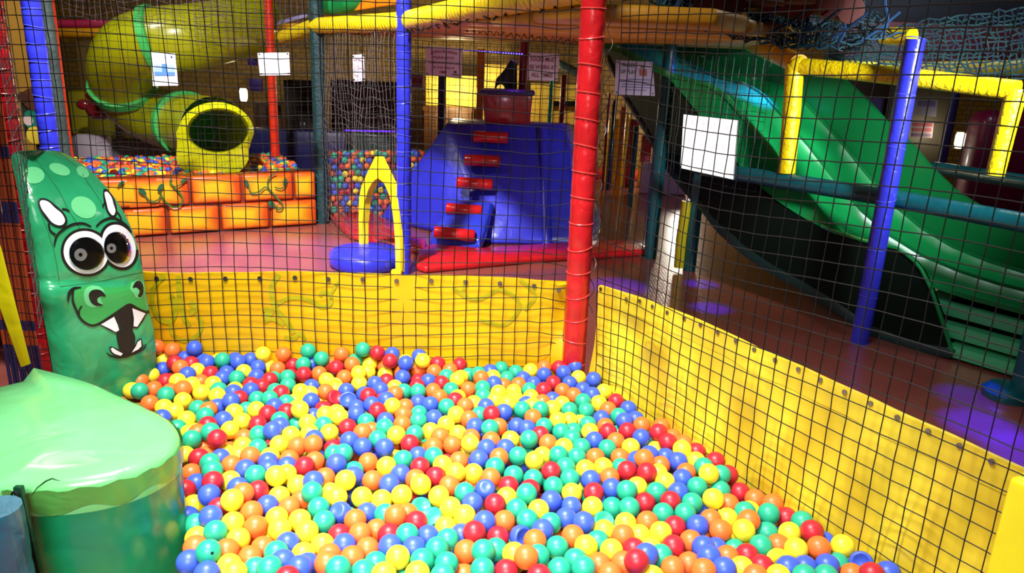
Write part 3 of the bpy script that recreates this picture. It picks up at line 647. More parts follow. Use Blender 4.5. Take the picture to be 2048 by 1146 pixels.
# ball centres: colour, x, y, z in half millimetres of a layout unit
NEAR_T = 'r,1283,3917,532;g,1193,3739,534;r,1326,3810,486;o,1381,3715,505;o,1448,3630,533;g,1386,3506,553;g,1272,3536,537;y,1327,3619,490;o,1260,3427,559;y,1171,3495,520;o,1212,3629,522;r,1490,3528,518;g,1534,3434,559;y,1450,3364,537;r,1538,3317,585;g,1355,3411,502;y,1206,3331,564;o,1094,3339,551;g,1155,3272,488;g,1269,3243,539;o,1371,3287,517;y,1422,3197,561;o,1534,3207,569;y,1668,3250,554;g,1616,3163,511;y,1326,3147,532;b,1429,3086,542;b,1536,3097,549;b,1723,3153,531;b,1791,3035,567;r,1220,3069,549;r,1183,3173,533;o,1077,3137,544;y,1115,3033,561;b,1015,2975,595;b,1332,3041,569;r,1687,2979,597;o,1639,3056,532;g,1367,2940,599;g,1490,2995,564;y,1258,2957,581;o,1145,2931,595;b,1617,3338,509;g,345,4334,541;g,427,4404,513;g,407,4241,547;g,525,4473,529;y,528,4361,536;o,637,4471,521;r,641,4361,541;b,759,4490,555;r,765,4379,542;o,865,4454,549;o,986,4433,556;r,945,4309,579;b,839,4294,546;r,985,4205,570;o,1041,4337,534;b,546,4250,536;o,678,4256,534;g,616,4163,533;g,458,4140,545;y,759,4177,540;y,923,4247,489;o,1089,4239,546;y,1053,4115,575;r,1150,4148,543;y,350,4111,557;g,312,4006,562;g,421,4024,545;o,532,4038,539;o,682,4074,525;b,771,4013,546;b,855,4086,545;o,795,3924,608;y,568,3930,539;y,462,3894,541;g,350,3901,547;r,263,3830,556;g,368,3788,540;b,483,3783,540;o,593,3821,539;r,694,3861,564;g,674,3962,522;r,796,3814,585;o,907,3988,533;y,873,3882,542;b,1013,4016,548;y,1123,4039,542;r,1229,4011,562;g,1142,3932,566;b,959,4110,520;o,1039,3907,540;y,1130,3780,613;g,1216,3840,574;y,892,3771,555;b,995,3808,558;g,1056,3710,569;g,275,3722,526;y,372,3668,523;r,490,3660,537;b,592,3709,539;g,661,3630,577;y,734,3733,540;g,830,3677,546;b,948,3675,552;r,755,3587,534;r,888,3581,553;y,1113,3587,576;g,1002,3577,551;g,946,3479,550;g,833,3485,540;b,255,3561,538;b,362,3557,509;y,474,3551,518;g,584,3588,497;g,663,3523,542;b,329,3450,511;g,246,3378,524;b,410,3359,550;g,525,3454,494;y,632,3419,516;o,743,3421,529;r,876,3382,533;b,988,3375,549;b,1076,3602,472;o,1072,3448,539;o,350,3256,540;y,515,3345,517;g,473,3243,524;y,689,3325,512;o,598,3269,545;y,791,3309,545;g,270,3171,532;y,406,3159,553;y,528,3147,545;r,637,3164,544;y,729,3221,514;r,833,3205,542;o,936,3281,523;g,350,3062,545;g,378,2960,580;r,614,2967,623;g,759,3120,547;o,894,3114,515;b,972,3182,560;b,970,3074,587;b,1052,3242,513;o,462,3058,531;o,568,3043,555;g,272,2982,551;o,499,2954,555;y,692,2962,543;o,794,3014,560;b,676,3061,591;o,912,2936,611;o,-780,3914,515;o,-714,3691,534;y,-664,3846,534;b,-706,4034,547;y,-657,4164,563;r,-567,4099,543;g,-553,4218,545;y,-465,4288,530;o,-397,4199,545;o,-423,4078,540;y,-294,4285,523;o,-316,4121,535;y,-208,4104,558;b,-192,4323,558;o,-46,4360,545;b,69,4437,514;o,-86,4161,552;y,31,4206,540;g,143,4188,559;g,240,4382,549;b,-109,4051,561;b,2,4093,544;b,-506,4002,519;g,-408,3954,547;g,-579,3919,538;r,-473,3845,540;y,-348,3859,550;o,-262,3931,537;b,-148,3947,546;o,-32,3971,550;g,78,4010,542;y,173,3950,551;y,223,4061,521;o,258,4171,547;g,-52,3861,551;y,-268,3779,552;y,-172,3829,523;r,-376,3751,539;b,-573,3780,528;b,-613,3643,546;o,-482,3715,539;y,-441,3616,569;o,-294,3671,536;o,-73,3750,546;g,54,3809,533;g,164,3783,530;r,28,3700,530;r,144,3673,532;g,124,3569,569;y,20,3588,530;r,-40,3494,546;b,-97,3640,540;g,-205,3602,539;b,-157,3500,544;y,-531,3533,551;y,-636,3537,514;y,-745,3560,512;b,-697,3448,490;y,-339,3568,533;g,-429,3515,492;g,-372,3415,513;y,-268,3459,538;y,-189,3380,547;o,-531,3332,561;o,-486,3422,513;g,-597,3410,513;o,-622,3305,492;r,-425,3319,539;r,-546,3229,522;g,-452,3186,557;y,-282,3350,494;b,-358,3232,520;g,-257,3186,538;r,-131,3214,567;b,-199,3276,505;b,-86,3332,549;o,12,3380,524;g,74,3472,538;y,187,3472,537;g,128,3373,542;r,-16,3250,519;b,96,3259,523;o,162,3177,560;g,-23,3138,529;o,-164,3114,530;g,-81,3055,577;y,63,3072,557;o,117,2987,606;g,175,3067,555;r,30,2967,540;g,-78,2944,561;g,-244,2986,551;b,-407,3085,557;b,-520,3097,553;o,-628,3106,526;g,-570,3001,526;y,-467,2992,571;g,-355,2987,563;g,-298,3084,559;y,-508,2857,579;y,-363,2876,578;g,-251,2876,570;g,-608,2900,554;r,176,2898,572;b,201,3280,549;o,-208,4214,537;g,-1999,4209,518;r,-1656,3958,598;y,-1677,4208,524;g,-1728,4043,594;g,-1807,3966,582;o,-1769,4017,492;o,-1715,3920,507;y,-1808,3865,534;r,-1709,3817,551;b,-1602,3851,535;y,-1617,3972,494;y,-1549,4059,500;o,-1579,4167,494;g,-1480,4140,538;b,-1385,4109,585;y,-1288,4143,541;y,-1324,4037,534;b,-1372,4215,559;g,-1439,3998,527;o,-1435,3859,552;y,-1521,3922,517;b,-1416,3727,548;b,-1326,3830,537;y,-1349,3934,510;b,-1290,3729,552;b,-1213,3808,529;g,-1564,3646,578;o,-1710,3712,516;o,-1514,3781,537;g,-1616,3744,566;b,-1646,3622,510;r,-1522,3543,577;r,-1660,3514,537;y,-1464,3627,533;b,-1500,3434,568;g,-1326,3627,575;r,-1283,3529,542;y,-1209,3603,591;y,-1184,3701,544;y,-1103,3628,525;y,-1174,3531,513;o,-1215,4023,537;o,-1113,3991,572;r,-1107,3781,549;o,-1078,3886,524;o,-1232,3916,510;b,-1135,4099,547;r,-1022,4084,498;g,-919,3907,569;g,-991,3978,521;b,-932,3795,569;b,-924,4087,552;b,-832,4022,551;o,-866,4186,556;r,-974,4269,542;y,-1066,4189,544;g,-763,4131,546;o,-973,3697,535;b,-1009,3595,573;g,-987,3486,576;g,-842,3821,509;b,-823,3715,539;y,-842,3611,578;y,-924,3601,502;y,-865,3506,540;b,-1201,3424,526;o,-1057,3529,501;o,-1089,3422,522;y,-1588,3438,499;g,-1498,3247,518;b,-1410,3225,583;y,-1341,3327,613;r,-1422,3358,542;o,-1248,3326,551;o,-1196,3227,536;y,-1307,3231,548;g,-1352,3130,566;y,-1450,3146,516;o,-1413,3042,542;y,-1245,3126,533;g,-1303,2928,605;b,-1397,2932,544;o,-1258,3016,551;y,-1211,2915,544;y,-1152,2825,577;o,-1149,3006,524;o,-1127,3113,501;g,-1092,2910,536;g,-997,2823,612;b,-971,2924,573;b,-879,2861,592;b,-1009,3121,525;y,-1119,3314,531;y,-1001,3300,532;y,-1074,3212,538;y,-940,3206,535;g,-931,3397,544;g,-880,3299,532;b,-821,3395,523;r,-793,3238,500;o,-732,3327,529;o,-686,3220,526;y,-850,3143,510;y,-918,3056,518;b,-741,3125,528;o,-789,3027,539;o,-774,2922,575;o,-679,3004,549;g,-704,2843,612;b,-1273,2825,570;b,-1572,3328,503;g,-1030,3015,550;r,-901,2755,616;b,-871,2957,536;b,-1392,3542,549;o,-1326,3435,584;b,611,5082,577;b,531,4995,535;b,589,4899,543;y,677,4967,539;r,743,4812,540;y,625,4793,531;o,677,4694,534;b,813,4705,540;g,737,4599,535;b,843,4563,535;g,529,4670,529;b,623,4582,522;g,515,4780,546;r,-362,5274,564;g,-291,5207,515;g,-214,5140,558;y,-454,5268,507;g,-440,5066,559;y,-339,5108,537;y,-356,4993,569;o,-190,5033,572;b,-133,5217,546;y,-108,5108,550;b,-98,4971,563;g,-54,5292,541;g,54,5268,528;g,-8,5152,525;y,164,5267,546;o,266,5311,558;r,376,5318,558;b,262,5199,547;b,404,5210,566;b,491,5290,587;y,513,5187,540;r,325,5074,540;b,442,5079,540;b,186,5089,520;b,110,5172,521;o,78,5064,521;o,-29,5042,516;g,-173,4892,560;o,-274,4929,529;g,-391,4879,541;y,-62,4867,542;y,44,4957,513;g,154,4982,519;r,251,4934,547;o,386,4963,533;o,458,4877,542;y,-335,4784,532;g,-165,4783,549;y,-78,4714,555;y,28,4742,542;y,164,4870,518;b,131,4764,515;o,240,4756,537;b,312,4840,520;y,372,4746,535;o,-273,4593,565;y,-223,4689,538;b,-137,4620,553;y,8,4638,572;y,55,4847,517;g,101,4577,564;g,221,4569,575;y,303,4657,542;g,416,4642,542;g,-393,4578,560;y,-323,4493,550;g,-175,4517,541;b,-17,4530,562;o,170,4470,564;g,-98,4268,579;o,-236,4425,557;r,-95,4452,583;y,329,4444,564;y,407,4515,530;y,486,4577,484;y,-376,4371,540;y,173,4667,550;b,133,4351,545;r,214,4273,546;g,-1462,5207,652;g,-1354,5157,615;b,-1438,5209,547;g,-1473,5110,585;r,-1443,5006,555;o,-1350,5067,537;o,-1298,5217,542;r,-1240,5124,565;o,-1223,5222,631;g,-1128,5228,576;o,-1125,5119,599;g,-1069,5231,670;r,-964,5237,647;y,-1020,5234,553;b,-855,5244,637;r,-855,5133,631;o,-909,5241,538;y,-761,5250,581;b,-736,5105,631;b,-660,5256,626;y,-621,5152,636;r,-520,5232,584;o,-534,5124,566;o,-653,5191,535;o,-772,5150,538;o,-425,5176,561;y,-1014,5124,540;y,-1057,5026,573;o,-1162,5032,533;y,-1276,4978,529;b,-1362,4897,512;y,-1200,4896,529;y,-1034,4921,540;b,-747,5025,555;y,-888,5131,524;r,-860,5015,525;b,-925,4925,543;r,-630,4923,537;r,-644,5080,506;b,-562,5012,541;r,-465,4959,552;b,-1098,4802,537;o,-1237,4791,529;r,-1159,4709,525;b,-1058,4664,539;y,-1409,4796,521;y,-1325,4723,540;b,-1289,4617,541;y,-1420,4688,495;y,-1353,4527,532;r,-1195,4554,516;b,-868,4828,543;y,-787,4926,520;g,-712,4845,531;g,-609,4806,553;o,-512,4858,538;o,-458,4759,541;r,-922,4668,571;b,-968,4764,534;r,-851,4724,506;b,-879,4565,558;b,-982,4584,521;b,-959,4461,538;r,-825,4468,565;y,-742,4543,565;o,-669,4617,527;b,-593,4699,524;b,-505,4631,545;r,-346,4678,560;o,-756,4745,557;b,-798,4642,561;y,-1042,4355,567;y,-1096,4498,523;y,-1142,4401,557;b,-1233,4449,514;y,-1232,4317,537;g,-1318,4378,485;g,-1125,4285,543;b,-759,4379,542;g,-881,4380,528;o,-659,4460,549;g,-554,4398,542;g,-566,4520,530;b,-463,4463,533;o,-648,4337,545;o,-827,4284,518;g,-740,4238,570;y,-1189,4195,531;y,-1298,4387,592;o,-2535,5143,656;o,-2427,5150,636;b,-2271,5159,655;b,-2342,5155,573;y,-2501,5145,553;b,-2218,5162,556;y,-2108,5169,560;g,-2044,5087,602;b,-1988,5176,570;b,-1933,5085,596;b,-1878,5183,571;y,-1782,5177,624;o,-1640,5197,622;r,-1576,5201,536;b,-2460,5047,527;r,-2367,5040,583;o,-2292,4957,588;r,-2261,5064,573;y,-2188,4981,559;b,-2152,5076,584;b,-1995,5019,533;b,-1795,5091,554;y,-1868,5006,553;y,-1755,5190,518;o,-1665,5127,536;b,-2210,4876,575;r,-2082,4955,553;b,-1982,4909,541;y,-2482,4917,539;r,-2341,4826,540;o,-2507,4807,541;y,-2233,4770,570;o,-2109,4848,533;y,-2125,4741,562;g,-1875,4891,556;b,-1766,4970,536;g,-1662,5020,503;r,-1657,4916,541;r,-1771,4860,525;r,-1675,4807,541;g,-1551,4982,537;g,-1513,4858,532;y,-2505,4682,529;g,-2418,4617,560;o,-2372,4715,530;o,-2237,4663,545;g,-2216,4555,570;o,-2137,4631,583;y,-2029,4656,547;y,-2005,4801,547;y,-1855,4789,516;y,-1904,4608,553;g,-1935,4715,544;b,-1827,4686,545;b,-1717,4706,554;g,-1573,4764,531;b,-1772,4494,576;r,-1755,4600,544;g,-1648,4621,534;g,-1550,4578,562;r,-1506,4680,558;o,-2286,4473,545;y,-2099,4532,545;y,-2180,4437,538;y,-2085,4377,545;g,-1975,4460,530;b,-1868,4509,522;o,-1881,4402,552;y,-1719,4400,546;g,-1678,4500,513;y,-1591,4439,549;b,-1490,4486,553;g,-1446,4587,535;r,-1499,4375,558;r,-1394,4427,551;b,-2116,4269,551;y,-1989,4322,521;g,-1859,4294,565;b,-1748,4292,545;r,-1806,4197,555;y,-1639,4313,528;g,-1406,4318,546;r,-1525,4265,540;y,-1909,4257,475;y,-1903,4153,519;o,-1823,4088,559'
